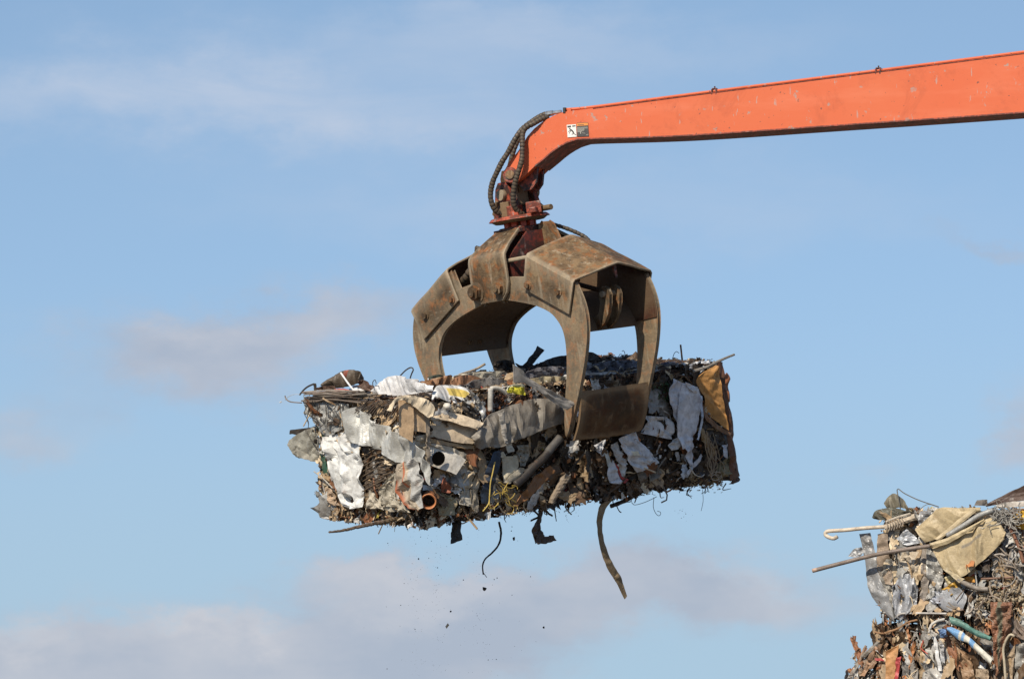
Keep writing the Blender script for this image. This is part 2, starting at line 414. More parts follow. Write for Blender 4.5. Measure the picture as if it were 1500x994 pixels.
# pin boss discs on the near and far cheek
for w0, w1 in ((-4, 2), (BW-2, BW+4)):
    c = bp(*z1(243, 523)); mb = MB()
    prism(mb, ring(c.x, c.z, 10.5, 24), w0, w1, (.4, .1, .05, 0)); b_ = mb.build('pin_boss', M_ORANGED, boom, bevel=.8)
    mb = MB(); prism(mb, ring(c.x, c.z, 6, 18), w0-2.5, w0-.5, (.3, .2, .1, 0)) if w0 < 0 else prism(mb, ring(c.x, c.z, 6, 18), w1, w1+2, (.3, .2, .1, 0))
    mb.build('pin', M_STEEL, b_, bevel=.6)
# clevis lugs below the tip with the dark gap between
for w0 in (14, BW-20):
    l = [bp(*z1(x, y)) for x, y in ((290, 480), (380, 470), (372, 560), (345, 600), (300, 610), (262, 560))]
    mb = MB(); prism(mb, [(p.x, p.z) for p in l], w0, w0+6, (.4, .1, .05, 0)); mb.build('clevis_lug', M_ORANGED, boom, bevel=.8)
# pipe along the top edge with its clamps
pp = [bp(x, y, 4) for x, y in ((829, 160.5), (870, 156.6), (1047, 133.6), (1287, 103.3), (1500, 76.3), (1640, 58.3))]
mb = MB(); tube(mb, pp, 2.1, 10, (.7, .2, .1, 0), n=120); pipe = mb.build('hydraulic_pipe', M_ORANGE, boom, smooth=True)
pp2 = [p+Vector((0, 26, 1)) for p in pp]
mb = MB(); tube(mb, pp2, 2.1, 10, (.7, .2, .1, 0), n=80); mb.build('hydraulic_pipe', M_ORANGE, boom, smooth=True)
for x, y in ((1047, 133), (1287, 103), (1560, 68)):
    c = bp(x, y, 4); mb = MB()
    for dx in (-3.2, 3.2):
        box(mb, c+Vector((dx, -.5, -2)), 1.1, 3.6, 4.2)
    box(mb, c+Vector((0, 0, 3.0)), 3.4, 3.2, .7)
    tube(mb, [c+Vector((0, 0, 2)), c+Vector((0, 0, 6.5))], 1.2, 6, (.2, .1, .1, 0))
    mb.build('pipe_clamp', M_ORANGED, boom, bevel=.3)
# dark bead under the pipe, put in for the shadow gap there
for dz_, r_ in ((-2.9, .6),):
    mb = MB(); tube(mb, [p+Vector((0, -4.2, dz_)) for p in pp[1:]], r_, 6, (.5, .1, .05, 0), n=120); mb.build('pipe_shadow_line', M_ORANGED, boom, smooth=True)

# warning decal
zd = lambda x, y: (820+x/19.88, 165+y/19.88)
def dec(poly, w, name, mat, parent=None):
    P = [bp(*zd(*p), w) for p in poly]; mb = MB(); prism(mb, [(p.x, p.z) for p in P], w-.1, w+.05, (.5, .5, .5, 0))
    return mb.build(name, mat, parent or boom)
lab = dec([(200, 358), (470, 340), (492, 703), (228, 722)], -1.0, 'warning_decal', M_WHITE)
mb = MB()
def stroke(mb, pts, wd, w):
    P = [bp(*zd(*p), w) for p in pts]; k = wd/19.88
    for a, b in zip(P, P[1:]):
        d = (b-a).normalized()*k*.25; nn = Vector((-(b-a).normalized().z, 0, (b-a).normalized().x))*k*.5
        q = [a-d+nn, b+d+nn, b+d-nn, a-d-nn]; prism(mb, [(p.x, p.z) for p in q], w-.06, w+.03)
hd = [bp(*zd(*p), -1.15) for p in [(288+22*math.cos(a*.7), 472+20*math.sin(a*.7)) for a in range(9)]]
prism(mb, [(p.x, p.z) for p in hd], -1.25, -1.12)
stroke(mb, [(310, 495), (350, 520), (385, 560), (400, 600)], 42, -1.2)
stroke(mb, [(318, 500), (282, 535), (245, 562)], 15, -1.18); stroke(mb, [(325, 520), (300, 560), (272, 612)], 15, -1.19)
stroke(mb, [(400, 590), (378, 628), (345, 632)], 18, -1.21); stroke(mb, [(395, 600), (435, 630), (472, 655)], 20, -1.22)
for q in ([(220, 388), (322, 380), (330, 432), (224, 440)], [(362, 378), (456, 372), (458, 402), (366, 418)]):
    P = [bp(*zd(*p), -1.2) for p in q]; prism(mb, [(p.x, p.z) for p in P], -1.24, -1.1)
mb.build('falling_person_symbol', M_DBLK, lab)
lab2 = dec([(497, 300), (820, 285), (848, 690), (505, 702)], -.9, 'instruction_decal', M_DBLK)
mb = MB()
for q in ([(493, 312), (818, 296), (822, 372), (497, 396)],):
    P = [bp(*zd(*p), -1.1) for p in q]; prism(mb, [(p.x, p.z) for p in P], -1.15, -1.0)
mb.build('header_band', M_DORG, lab2)
mb = MB()
for y, x1, x0 in ((436, 812, 505), (462, 808, 505), (490, 712, 507), (514, 716, 507), (538, 700, 508), (562, 640, 508)):
    stroke(mb, [(x0, y+4), (x1, y-12)], 13, -1.1)
stroke(mb, [(600, 560), (606, 612)], 26, -1.12); stroke(mb, [(650, 585), (740, 605)], 10, -1.12); stroke(mb, [(770, 655), (835, 630)], 12, -1.12)
mb.build('printed_lines', M_DGREY, lab2)
mb = MB(); stroke(mb, [(535, 364), (700, 352)], 16, -1.2); mb.build('header_word', M_DBLK, lab2)

# hydraulic hoses with spiral sleeve, hanging from the boom to the rotator
def hose(pts, r, parent, FR, name='hydraulic_hose', seg=12, pitch=5.2):
    L = plen(pts); N = int(L/1.0)
    def col(t):
        k = (t*L/pitch) % 1.0
        return (.028, .024, .02, 0) if k < .22 else ((.10, .07, .042, 0) if k < .75 else (.055, .04, .028, 0))
    def rad(t):
        k = (t*L/pitch) % 1.0
        return r*(.86 if k < .22 else 1.0 + .05*math.sin(t*40))
    mb = MB(); tube(mb, pts, rad, seg, col, n=N); return mb.build(name, M_ATTR, parent, smooth=True)
def hp(lst, w): return [FB.loc(*z1(x, y), 1, w+dw) for x, y, dw in lst]
hose(hp([(480, 150, 12), (440, 160, 8), (395, 182, 2), (345, 218, -4), (300, 258, -8), (265, 310, -10), (225, 385, -10), (190, 440, -10), (155, 510, -9), (130, 570, -8), (118, 640, -6), (128, 700, -4), (160, 748, 4), (215, 765, 16), (262, 752, 26)], 0), 4.2, boom, FB)
hose(hp([(470, 170, 5), (430, 182, -1), (380, 210, -7), (330, 238, -9), (312, 280, -10), (312, 350, -11), (308, 430, -12), (285, 510, -11), (265, 580, -9), (256, 650, -6), (262, 710, -2), (290, 750, 6), (318, 765, 14)], 0), 4.2, boom, FB)
hose(hp([(455, 160, 40), (400, 185, 36), (330, 240, 30), (290, 300, 20), (262, 370, 16), (240, 440, 16), (232, 500, 22), (250, 560, 34)], 0), 3.6, boom, FB)
for a, b, w, r in (((455, 155), (498, 147), 8, 4.0), ((498, 147), (548, 140), 7, 2.8)):
    mb = MB(); tube(mb, [bp(*z1(*a), w), bp(*z1(*b), w)], r, 10, (.6, .6, .6, 0)); mb.build('hose_fitting', M_CHROME, boom, smooth=False)
mb = MB(); c = bp(*z1(570, 133), 3); box(mb, c, 2.0, 4, 4.2); mb.build('fitting_block', M_BLACK, boom, bevel=.5)
mb = MB(); c = bp(*z1(598, 131), 4); box(mb, c, 3.4, 3.2, 3.2); mb.build('pipe_union', M_ORANGE, boom, bevel=.8)

# ------------------------------------------------------------------ grapple
FG = Frame(775, 416, 0, 50, -1.1, 8.4)
zg = lambda x, y: (590+x/2.9225, 320+y/2.9225)
def uv(z, w):
    p = FG.loc(*zg(*z), 1, w); return (p.x, p.z)
grap = FG.empty('grapple', 'rusty brown steel grapple with wide curved arms gripping the scrap bale', 'grapple')
NW = -71
outer = [uv(z, NW) for z in ((528, 165), (735, 275), (765, 345), (783, 415), (787, 490), (780, 580), (764, 680), (745, 775), (728, 850), (712, 915), (704, 937))]
inner = [uv(z, NW) for z in ((697, 925), (694, 860), (697, 780), (702, 700), (704, 630), (702, 570), (696, 515), (683, 468), (662, 432), (636, 403), (600, 382), (560, 367), (510, 356), (460, 348), (430, 344))]
def piv_ring(c, r, a0, a1, n): return [(c[0]+r*math.cos(R(a0+(a1-a0)*k/(n-1))), c[1]+r*math.sin(R(a0+(a1-a0)*k/(n-1)))) for k in range(n)]
pivot = uv((421, 298), -76)
top = [uv(z, NW) for z in ((520, 253), (450, 253))]
inS = [ (p.x, p.z) for p in rs([(a, 0, b) for a, b in inner], 44)]
outS = outer[:1] + [(p.x, p.z) for p in rs([(a, 0, b) for a, b in outer[1:]], 30)]
side = outS + inS + piv_ring(pivot, 21, 260, 110, 8) + top[::-1]
B0, B1, T0, T1 = uv((520, 300), -74), uv((715, 410), -74), uv((530, 152), -74), uv((735, 265), -74)
R0, R1 = (107.0, 60.0), (201.0, 7.0)

def mir(poly, s): return [(u*s, v) for u, v in poly]
def bolt(c, w, r, parent, name='bolt', big=False):
    mb = MB()
    prism(mb, ring(c[0], c[1], r*1.35, 20), w-1.6, w, (.3, .2, .1, 0))
    prism(mb, [(c[0]+r*math.cos(R(60*k+17)), c[1]+r*math.sin(R(60*k+17))) for k in range(6)], w-1.6-r*.75, w-1.6, (.3, .2, .1, 0))
    if big: prism(mb, ring(c[0], c[1], r*.55, 12), w-1.6-r*1.15, w-1.6-r*.75, (.3, .2, .1, 0))
    return mb.build(name, M_STEEL, parent, bevel=.5)

def build_arm(s):
    a = bpy.data.objects.new('grapple_arm', None); COL.objects.link(a); a.parent = grap; a.empty_display_size = .05
    rng = random.Random(5+s)
    for w0, w1 in ((-71, -65), (65, 71)):
        mb = MB(); prism(mb, mir(side, s), w0, w1); mb.build('side_plate', M_STEEL, a, bevel=1.1)
    lin = [q for q in side if q[1] > -84]  # added thin plates whose dark colour puts shade on the arm's inner faces
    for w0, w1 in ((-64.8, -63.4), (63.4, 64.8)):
        mb = MB(); prism(mb, mir(lin, s), w0, w1); mb.build('inner_shade_liner', M_INNER, a)
    # curved inner plate between the side plates
    P = rs([(u*s, 0, v) for u, v in inner], 60); P = [p for p in P if p.z > -86]
    mb = MB(); vs = []; fs = []; n_ = len(P)
    for i, p in enumerate(P):
        t = (P[min(n_-1, i+1)]-P[max(0, i-1)]).normalized(); nn = Vector((-t.z, 0, t.x))
        if nn.x*s < 0 and abs(nn.x) > .3 or (abs(nn.x) <= .3 and nn.z < 0): nn = -nn
        for d, w in ((1.5, -63.2), (1.5, 63.2), (6, 63.2), (6, -63.2)):
            q = p+nn*d; vs.append((q.x, w, q.z))
    for i in range(n_-1):
        for k in range(4): fs.append((i*4+k, i*4+(k+1) % 4, (i+1)*4+(k+1) % 4, (i+1)*4+k))
    fs += [(0, 1, 2, 3), tuple((n_-1)*4+k for k in (3, 2, 1, 0))]
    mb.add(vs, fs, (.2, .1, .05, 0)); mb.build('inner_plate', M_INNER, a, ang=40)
    # folded cover plate over the top, with its two flanges
    prof = []
    def P3(uv_, w): return Vector((uv_[0]*s, w, uv_[1]))
    def edge(B, T, Rr):
        B, T, Rv = Vector((B[0], B[1])), Vector((T[0], T[1])), Vector(Rr)
        m = B.lerp(T, .5); e = [(B, -74.5), (m, -74.8), (B.lerp(T, .93), -75)]
        e += [(T, -72.5), (T.lerp(Rv, .08), -67)]
        e += [(T.lerp(Rv, .35), -48), (T.lerp(Rv, .65), -26), (T.lerp(Rv, .93), -5.5), (T.lerp(Rv, .97), 0)]
        return e + [(p, -w) for p, w in e[::-1][1:]]
    e0, e1 = edge(B0, T0, R0), edge(B1, T1, R1)
    nx, vs, fs = 16, [], []
    for i in range(nx):
        t = i/(nx-1)
        for (p0, w0), (p1, w1) in zip(e0, e1):
            p = p0.lerp(p1, t); q = Vector((p.x*s, w0, p.y))
            dn = noise.noise(q/38.0)*1.3
            if 3 <= len(vs) % len(e0) <= 13: q.z += dn
            vs.append(q)
    m_ = len(e0)
    for i in range(nx-1):
        for j in range(m_-1): b = i*m_+j; fs.append((b, b+1, b+m_+1, b+m_) if s < 0 else (b, b+m_, b+m_+1, b+1))
    mb = MB(); mb.add(vs, fs, (.2, .1, .05, 0)); cv = mb.build('cover_plate', M_STEEL, a, solid=3.2); cv.data.materials.append(M_INNER); cv.modifiers[0].material_offset = 1; cv.data.polygons.foreach_set('use_smooth', [True]*len(cv.data.polygons)); cv.data.set_sharp_from_angle(angle=R(28))  # underside gets the steel with shade put into its colour
    md = cv.modifiers.new('bevel', 'BEVEL'); md.width = .8*S; md.segments = 2; md.limit_method = 'ANGLE'; md.angle_limit = R(40)
    for z in ((538, 285), (669, 312)):
        c = uv(z, -76); bolt((c[0]*s, c[1]), -76, 4.7, a)
    # clamp plate between the tine tips
    cl = [(156, -168), (153, -185), (147, -203), (138, -220), (127, -235)]
    mb = MB(); vs = []; fs = []
    L = rs([(u*s, 0, v) for u, v in cl], 10); K2 = 12
    for d in (0, 5):
        for i, p in enumerate(L):
            for k in range(K2+1):
                w = -65+130*k/K2; q = Vector((p.x-d*s, w, p.z-d*.25))
                if i == len(L)-1: q.z += rng.uniform(-1.6, 1.2)-2*math.sin(k/K2*math.pi)
                if i == 0: q.z += rng.uniform(-.8, .8)
                vs.append(q)
    n1 = len(L)*(K2+1)
    for o in (0, n1):
        for i in range(len(L)-1):
            for k in range(K2): b = o+i*(K2+1)+k; f = (b, b+1, b+K2+2, b+K2+1); fs.append(f if o == 0 else f[::-1])
    for k in range(K2):
        fs.append((k, k+n1, k+1+n1, k+1)); b = (len(L)-1)*(K2+1)+k; fs.append((b, b+1, b+1+n1, b+n1))
    for i in range(len(L)-1):
        b = i*(K2+1); fs.append((b, b+K2+1, b+K2+1+n1, b+n1)); b += K2; fs.append((b, b+n1, b+n1+K2+1, b+K2+1))
    mb.add(vs, fs, (.1, .06, .03, 0)); mb.build('clamp_plate', M_STEELD, a, ang=35)
    # cylinder lugs on the outer side of the inner plate
    for w0 in (-12, 7):
        pl = [(140, -68), (158, -62), (166, -46), (164, -34), (168, -26), (176, -23), (184, -27), (187, -36), (184, -48), (178, -62), (168, -74), (152, -82)]
        mb = MB(); prism(mb, mir(pl, s), w0, w0+6); mb.build('cylinder_lug', M_STEEL, a, bevel=1)
    mb = MB(); tube(mb, [(176*s, -17, -34), (176*s, 18, -34)], 4.5, 14, (.2, .1, .1, 0)); mb.build('pin', M_STEEL, a, smooth=False)
    # pivot pin with hex nut
    c = (pivot[0]*s, pivot[1]); bolt(c, -77.5, 9.0 if s > 0 else 11, a, 'pivot_nut', True)
    mb = MB(); tube(mb, [(c[0], -72, c[1]), (c[0], 78, c[1])], 6, 14, (.2, .1, .1, 0)); mb.build('pivot_pin', M_STEEL, a)
    return a
build_arm(1); build_arm(-1)

# head frame: two flat cheeks whose shoulders bend in to the rotator
head = bpy.data.objects.new('head_frame', None); COL.objects.link(head); head.parent = grap; head.empty_display_size = .05
for s in (-1, 1):
    rows = [(0, 76, 41), (-19, 76, 22)]
    prof = [(-20, 75.5, 25), (-8, 75.5, 38), (6, 75.5, 42), (24, 75.5, 42), (41, 75.5, 41.5), (47, 74, 41), (52, 69, 39.5), (60, 59, 36), (70, 44, 31), (80, 28, 26), (84, 20, 24)]
    vs, fs = [], []
    NU = 14
    for v, w, hu in prof:
        for k in range(NU+1):
            u = -hu+2*hu*k/NU; q = Vector((u+3.0, w*s*-1 if False else w*s, v))
            vs.append(q)
    for i in range(len(prof)-1):
        for k in range(NU): b = i*(NU+1)+k; fs.append((b, b+1, b+NU+2, b+NU+1))
    mb = MB(); mb.add(vs, fs, (.2, .15, .1, 0)); o = mb.build('cheek_plate', M_STEEL, head, ang=25, solid=5)
    md = o.modifiers.new('bevel', 'BEVEL'); md.width = .9*S; md.segments = 2; md.limit_method = 'ANGLE'; md.angle_limit = R(40)
# red inner web plates and cross bars
for u0 in (-34, 36):
    mb = MB(); poly_ = [(-64, 8), (64, 8), (64, 40), (22, 76), (-22, 76), (-64, 40)]
    mb.add([(u0, a, b) for a, b in poly_]+[(u0+4, a, b) for a, b in poly_], [tuple(range(6)), tuple(range(11, 5, -1))]+[(i, (i+1) % 6, (i+1) % 6+6, i+6) for i in range(6)], (.3, .05, .03, 0))
    mb.build('web_plate', M_REDDK, head, ang=30)
for u0, u1 in ((36, 92),):
    mb = MB(); tube(mb, [(u0, -64, 36), (u1, -64, 36)], 3.2, 8, (.2, .1, .1, 0)); mb.build('cross_bar', M_STEEL, head)
mb = MB(); box(mb, (0, 0, 80), 30, 28, 4); mb.build('top_plate', M_ORANGED, head, bevel=1)
pl = [(30, 52), (60, 46), (62, 56), (50, 82), (42, 87), (34, 82)]
mb = MB(); prism(mb, pl, 6, 22); mb.build('cylinder_bracket', M_STEEL, head, bevel=1.2)
# hydraulic cylinder lying across inside the arms
cy = bpy.data.objects.new('hydraulic_cylinder', None); COL.objects.link(cy); cy.parent = grap; cy.empty_display_size = .05
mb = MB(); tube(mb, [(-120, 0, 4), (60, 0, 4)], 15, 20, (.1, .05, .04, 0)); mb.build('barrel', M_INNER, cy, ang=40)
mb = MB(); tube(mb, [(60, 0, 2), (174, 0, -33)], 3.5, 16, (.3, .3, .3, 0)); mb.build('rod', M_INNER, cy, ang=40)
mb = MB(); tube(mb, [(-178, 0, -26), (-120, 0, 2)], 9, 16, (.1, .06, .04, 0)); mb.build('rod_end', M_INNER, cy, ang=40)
# ribbed hose inside the left opening
hose([Vector((-52, -40, 66)), Vector((-56, -44, 52)), Vector((-62, -50, 38)), Vector((-74, -52, 26)), Vector((-88, -50, 20))], 6.0, grap, FG, pitch=9)
hose([Vector((30, 30, 84)), Vector((48, 52, 70)), Vector((66, 66, 54)), Vector((80, 60, 40))], 3.0, grap, FG, pitch=6)
# red marker hanging in the right arm
mb = MB(); box(mb, (184, 8, -2), 2.2, 2.2, 11); mb.build('red_stop', M_ORANGED, grap, bevel=.4)

# rotator
rot = bpy.data.objects.new('rotator', None); COL.objects.link(rot); rot.parent = grap; rot.empty_display_size = .05
def disc(v0, v1, r, mat, name, n_=28, r1=None, c=(0, 0)):
    mb = MB(); r1 = r1 or r
    vs = [(c[0]+r*math.cos(2*math.pi*k/n_), c[1]+r*math.sin(2*math.pi*k/n_), v0) for k in range(n_)]+[(c[0]+r1*math.cos(2*math.pi*k/n_), c[1]+r1*math.sin(2*math.pi*k/n_), v1) for k in range(n_)]
    mb.add(vs, [tuple(range(n_))[::-1], tuple(range(n_, 2*n_))]+[(k, (k+1) % n_, (k+1) % n_+n_, k+n_) for k in range(n_)], (.5, .1, .05, 0))
    return mb.build(name, mat, rot, bevel=1)
M_RED = make_orange('fresh_red_orange_paint', (.72, .10, .04), chips=.64, grime=.25)
M_RED2 = make_orange('greasy_red_paint', (.55, .10, .045), chips=.56, grime=.8)
disc(72, 94, 17, M_STEELD, 'motor_body')
for k in range(10):
    a = R(36*k+8); mb = MB(); Mz = Matrix.Rotation(a, 3, 'Z')
    box(mb, (20*math.cos(a), 20*math.sin(a), 83), 3.6, 4.2, 10, Mz, (.6, .1, .05, 0)); mb.build('motor_rib', M_RED, rot, bevel=.6)
disc(92, 96, 36, M_STEELD, 'swivel_flange', r1=42); disc(96, 101, 46, M_RED2, 'swivel_flange', r1=41)
mb = MB()
for (u, w, hu, hw, hv, v) in ((16, -20, 9, 9, 8, 108), (33, 2, 11, 9, 9, 109), (-24, -14, 8, 8, 6, 107), (-10, 24, 8, 8, 14, 114), (44, -8, 8, 5, 4, 105), (4, -26, 7, 5, 11, 112), (-16, -4, 6, 6, 16, 118)):
    mb = MB(); box(mb, (u, w, v), hu, hw, hv, Matrix.Rotation(R(u*7), 3, 'Z')); mb.build('valve_block', M_RED2 if u > 10 else M_STEELD, rot, bevel=1.2)
for w0 in (-24, 16):     # upper fork of the cross joint
    pl = [(-26, 101), (26, 101), (20, 126), (15, 143), (8, 151), (-8, 151), (-15, 143), (-19, 128)]
    mb = MB(); prism(mb, pl, w0, w0+8); mb.build('joint_fork', M_ORANGED, rot, bevel=1.4)
mb = MB(); tube(mb, [(0, -31, 134), (0, 32, 134)], 8, 16, (.2, .1, .1, 0)); mb.build('joint_pin', M_STEEL, rot, ang=40)
mb = MB(); tube(mb, [(0, 32, 134), (0, 38, 134)], 10, 16, (.2, .1, .1, 0)); mb.build('pin_cap', M_STEEL, rot, ang=40)
mb = MB(); box(mb, (0, 0, 132), 13, 14, 17, None); mb.build('cross_block', M_STEELD, rot, bevel=3)
for w0 in (-13, 6):
    mb = MB(); pl = [(-13, 136), (13, 136), (12, 158), (5, 168), (-8, 168), (-13, 158)]
    prism(mb, pl, w0, w0+8); mb.build('joint_link', M_STEELD, rot, bevel=1.5)
for a, b in (((-30, -20, 108), (-14, -24, 126)), ((26, 24, 108), (12, 20, 122)), ((-6, -30, 106), (4, -26, 122)), ((34, 14, 106), (56, 16, 106))):
    mb = MB(); tube(mb, [a, b], 4.2, 10, (.2, .1, .1, 0)); mb.build('hose_coupling', M_STEELD, rot, ang=40)

# ------------------------------------------------------------------ scrap filler
def pick(rng, pal):
    t = rng.random()*sum(p[0] for p in pal)
    for p in pal:
        t -= p[0]
        if t <= 0: break
    k = rng.uniform(.72, 1.18); return (min(.85, p[1][0]*k), min(.85, p[1][1]*k), min(.85, p[1][2]*k), p[1][3])
def shard(mb, c, nrm, tan, sx, sy, rng, col, cr=.25, rough_edge=.22):
    b = nrm.cross(tan).normalized(); tan = b.cross(nrm).normalized()
    step = max(1.6, min(sx, sy)/3.5)
    nx = max(2, min(14, int(2*sx/step)))+1; ny = max(2, min(9, int(2*sy/step)))+1
    seed = rng.uniform(0, 50); big_ = 1/(1+max(0, sx*sy-16)/40); bx = rng.gauss(0, .35)/max(sx, 1)*big_; by = rng.gauss(0, .5)/max(sy, 1)*big_; fx = rng.uniform(-.5, .5)*sx; fk = rng.choice((0, 0, rng.uniform(-.8, .8)*big_))
    tw = rng.gauss(0, .25)
    A = [rng.uniform(1-rough_edge*2, 1+rough_edge) for _ in range(nx)]; Bq = [rng.uniform(1-rough_edge*2, 1+rough_edge) for _ in range(nx)]
    tp = rng.uniform(.35, 1.0); vs, fs = [], []
    m = min(sx, sy)
    for i in range(nx):
        x = -sx+2*sx*i/(nx-1); k = tp+(1-tp)*(1-i/(nx-1))
        for j in range(ny):
            y = (-sy*A[i]+(sy*A[i]+sy*Bq[i])*j/(ny-1))*k
            h = bx*x*x+by*y*y+fk*abs(x-fx)+tw*x*y/max(sx, 1)+crump((x, y, 0), seed, max(4, min(m, 10)*.9))*min(m, 5+m*.1)*cr*2
            xe = x*(1+(rng.uniform(-.18, .12) if i in (0, nx-1) else 0))
            vs.append(c+tan*xe+b*y+nrm*h)
    for i in range(nx-1):
        for j in range(ny-1): a = i*ny+j; fs.append((a, a+1, a+ny+1, a+ny))
    mb.add(vs, fs, col)
def chunk(mb, c, r, rng, col):
    vs = []; t = (1+5**.5)/2
    for v in ((-1, t, 0), (1, t, 0), (-1, -t, 0), (1, -t, 0), (0, -1, t), (0, 1, t), (0, -1, -t), (0, 1, -t), (t, 0, -1), (t, 0, 1), (-t, 0, -1), (-t, 0, 1)):
        vs.append(c+Vector(v)*r*.5*rng.uniform(.5, 1.3))
    mb.add(vs, [(0, 11, 5), (0, 5, 1), (0, 1, 7), (0, 7, 10), (0, 10, 11), (1, 5, 9), (5, 11, 4), (11, 10, 2), (10, 7, 6), (7, 1, 8), (3, 9, 4), (3, 4, 2), (3, 2, 6), (3, 6, 8), (3, 8, 9), (4, 9, 5), (2, 4, 11), (6, 2, 10), (8, 6, 7), (9, 8, 1)], col)
def rod(mb, c, d, L, r, rng, col, wob=.15):
    P = [c+d*(L*(k/4-.5))+Vector((rng.gauss(0, wob), rng.gauss(0, wob), rng.gauss(0, wob)))*L*.5 for k in range(5)]
    tube(mb, P, r, 5, col, n=10)

class Bale:
    """box of packed scrap in a Frame: ranges of u, w, v"""
    def __init__(s, FR, u, w, v, seed):
        s.F = FR; s.u, s.w, s.v = u, w, v; s.rng = random.Random(seed); s.seed = seed
        s.faces = {'L': (1, w[0], Vector((0, -1, 0)), Vector((1, 0, 0)), Vector((0, 0, 1)), u, v),
                   'F': (0, u[1], Vector((1, 0, 0)), Vector((0, 1, 0)), Vector((0, 0, 1)), w, v),
                   'B': (0, u[0], Vector((-1, 0, 0)), Vector((0, 1, 0)), Vector((0, 0, 1)), w, v),
                   'T': (2, v[1], Vector((0, 0, 1)), Vector((1, 0, 0)), Vector((0, 1, 0)), u, w),
                   'D': (2, v[0], Vector((0, 0, -1)), Vector((1, 0, 0)), Vector((0, 1, 0)), u, w),
                   'R': (1, w[1], Vector((0, 1, 0)), Vector((1, 0, 0)), Vector((0, 0, 1)), u, v)}
    def core(s, root, inset=7, du=0):
        mb = MB(); sp = 7
        for k, (ax, val, nr, a, b, ra, rb) in s.faces.items():
            na = int((ra[1]-ra[0])/sp)+1; nb = int((rb[1]-rb[0])/sp)+1; vs = []; fs = []
            for i in range(na+1):
                for j in range(nb+1):
                    x = ra[0]+inset+(ra[1]-ra[0]-2*inset)*i/na; y = rb[0]+inset+(rb[1]-rb[0]-2*inset)*j/nb
                    p = nr*0+a*x+b*y; p[ax] = val-inset*(1 if nr[ax] > 0 else -1)
                    d = noise.noise_vector(p/17+Vector((s.seed, 0, 0)))*7+noise.noise_vector(p/6+Vector((s.seed, 0, 0)))*2.5
                    if du and p.x < s.u[0]+du+inset: p.x = s.u[0]+du+inset+(p.x-s.u[0]-du-inset)*.02
                    vs.append(s.tap(p)+d)
            for i in range(na):
                for j in range(nb):
                    q = i*(nb+1)+j; f = (q, q+1, q+nb+2, q+nb+1); fs.append(f)
            mb.add(vs, fs, (.05, .03, .02, 0))
        return mb.build('packed_core', M_MUCK, root, smooth=False)
    taper = 0.0
    def tap(s, p):
        if s.taper and p.x < 0: p.x *= 1-s.taper*(s.v[1]-p.z)/(s.v[1]-s.v[0])
        return p
    def pt(s, face, x, y, lift):
        ax, val, nr, a, b, ra, rb = s.faces[face]; p = a*x+b*y; p[ax] = val; return s.tap(p)+nr*lift
    def scatter(s, mb, face, n, pal, smin, smax, xr=(0, 1), yr=(0, 1), aspect=(1, 3.5), dirn=None, dj=.6, tilt=.4, lift=(-3, 6), kinds=(6, 2, 2), big=None, mat=None, names='scrap_piece', root=None):
        ax, val, nr, a, b, ra, rb = s.faces[face]; rng = s.rng; pieces = []
        for _ in range(n):
            x = ra[0]+(ra[1]-ra[0])*rng.uniform(*xr); y = rb[0]+(rb[1]-rb[0])*rng.uniform(*yr)
            an = rng.uniform(0, math.pi) if dirn is None else dirn+rng.gauss(0, dj)
            size = smin*(smax/smin)**(rng.random()**1.6); asp = rng.uniform(*aspect)
            if size > 2:
                ex = size*asp*abs(math.cos(an))+size*abs(math.sin(an))-2; ey = size*asp*abs(math.sin(an))+size*abs(math.cos(an))-2
                x = min(max(x, ra[0]+ex), ra[1]-ex) if ex*2 < ra[1]-ra[0] else (ra[0]+ra[1])/2
                y = min(max(y, rb[0]+ey), rb[1]-ey) if ey*2 < rb[1]-rb[0] else (rb[0]+rb[1])/2
            c = s.pt(face, x, y, rng.uniform(*lift))
            t = a*math.cos(an)+b*math.sin(an)
            tl = tilt/(1+max(0, size-3)*.12); nn = (nr+Vector((rng.gauss(0, tl), rng.gauss(0, tl), rng.gauss(0, tl)))).normalized()
            t = (t-nn*t.dot(nn)).normalized()
            kd = rng.choices((0, 1, 2), kinds)[0]; pieces.append((size*size*asp, kd, c, nn, t, size, asp, pick(rng, pal)))
        pieces.sort(key=lambda p: -p[0])
        for i, (ar, kd, c, nn, t, size, asp, col) in enumerate(pieces):
            m = mb
            if big and i < big and kd == 0: m = MB()
            if kd == 0: shard(m, c, nn, t, size*asp, size, rng, col)
            elif kd == 1: rod(m, c, t, size*6, max(.35, size*.11), rng, col)
            else: chunk(m, c, size*.7, rng, col)
            if m is not mb: m.build(names, mat or M_SCRAP, root)
    def sheet(s, root, face, A, B, col, lift=8, tw=0, tv=0, cr=4, csc=14, name='metal_sheet', mat=None, edge=.7, bend=0, ridge=0, step=2.4, label=None, solid=1.0, seed=None, smooth=False):
        ax, val, nr, a, b, ra, rb = s.faces[face]; sg = 1 if nr[ax] > 0 else -1
        mx = sum(p[0] for p in A+B)/len(A+B); my = sum(p[1] for p in A+B)/len(A+B)
        f = lambda p: s.F.loc(p[0], p[1], ax, val+sg*(lift+tw*(p[0]-mx)+tv*(p[1]-my)+(p[2] if len(p) > 2 else 0)))
        A = [f(p) for p in A]; B = [f(p) for p in B]
        L = max(plen(A), plen(B)); H = max((A[0]-B[0]).length, (A[-1]-B[-1]).length, (A[len(A)//2]-B[len(B)//2]).length)
        nx = max(3, min(70, int(L/step)+1)); ny = max(3, min(50, int(H/step)+1))
        hr = random.Random(int(abs(A[0].x*31+A[0].y*17+A[0].z*7+B[-1].x*5+B[-1].z*3))+5); sd_ = seed if seed is not None else hr.uniform(0, 40); mb = MB()
        grid(mb, A, B, nx, ny, nr, cr, csc, sd_, col, edge*(.45 if H > 16 else .8), hr, bend, ridge)
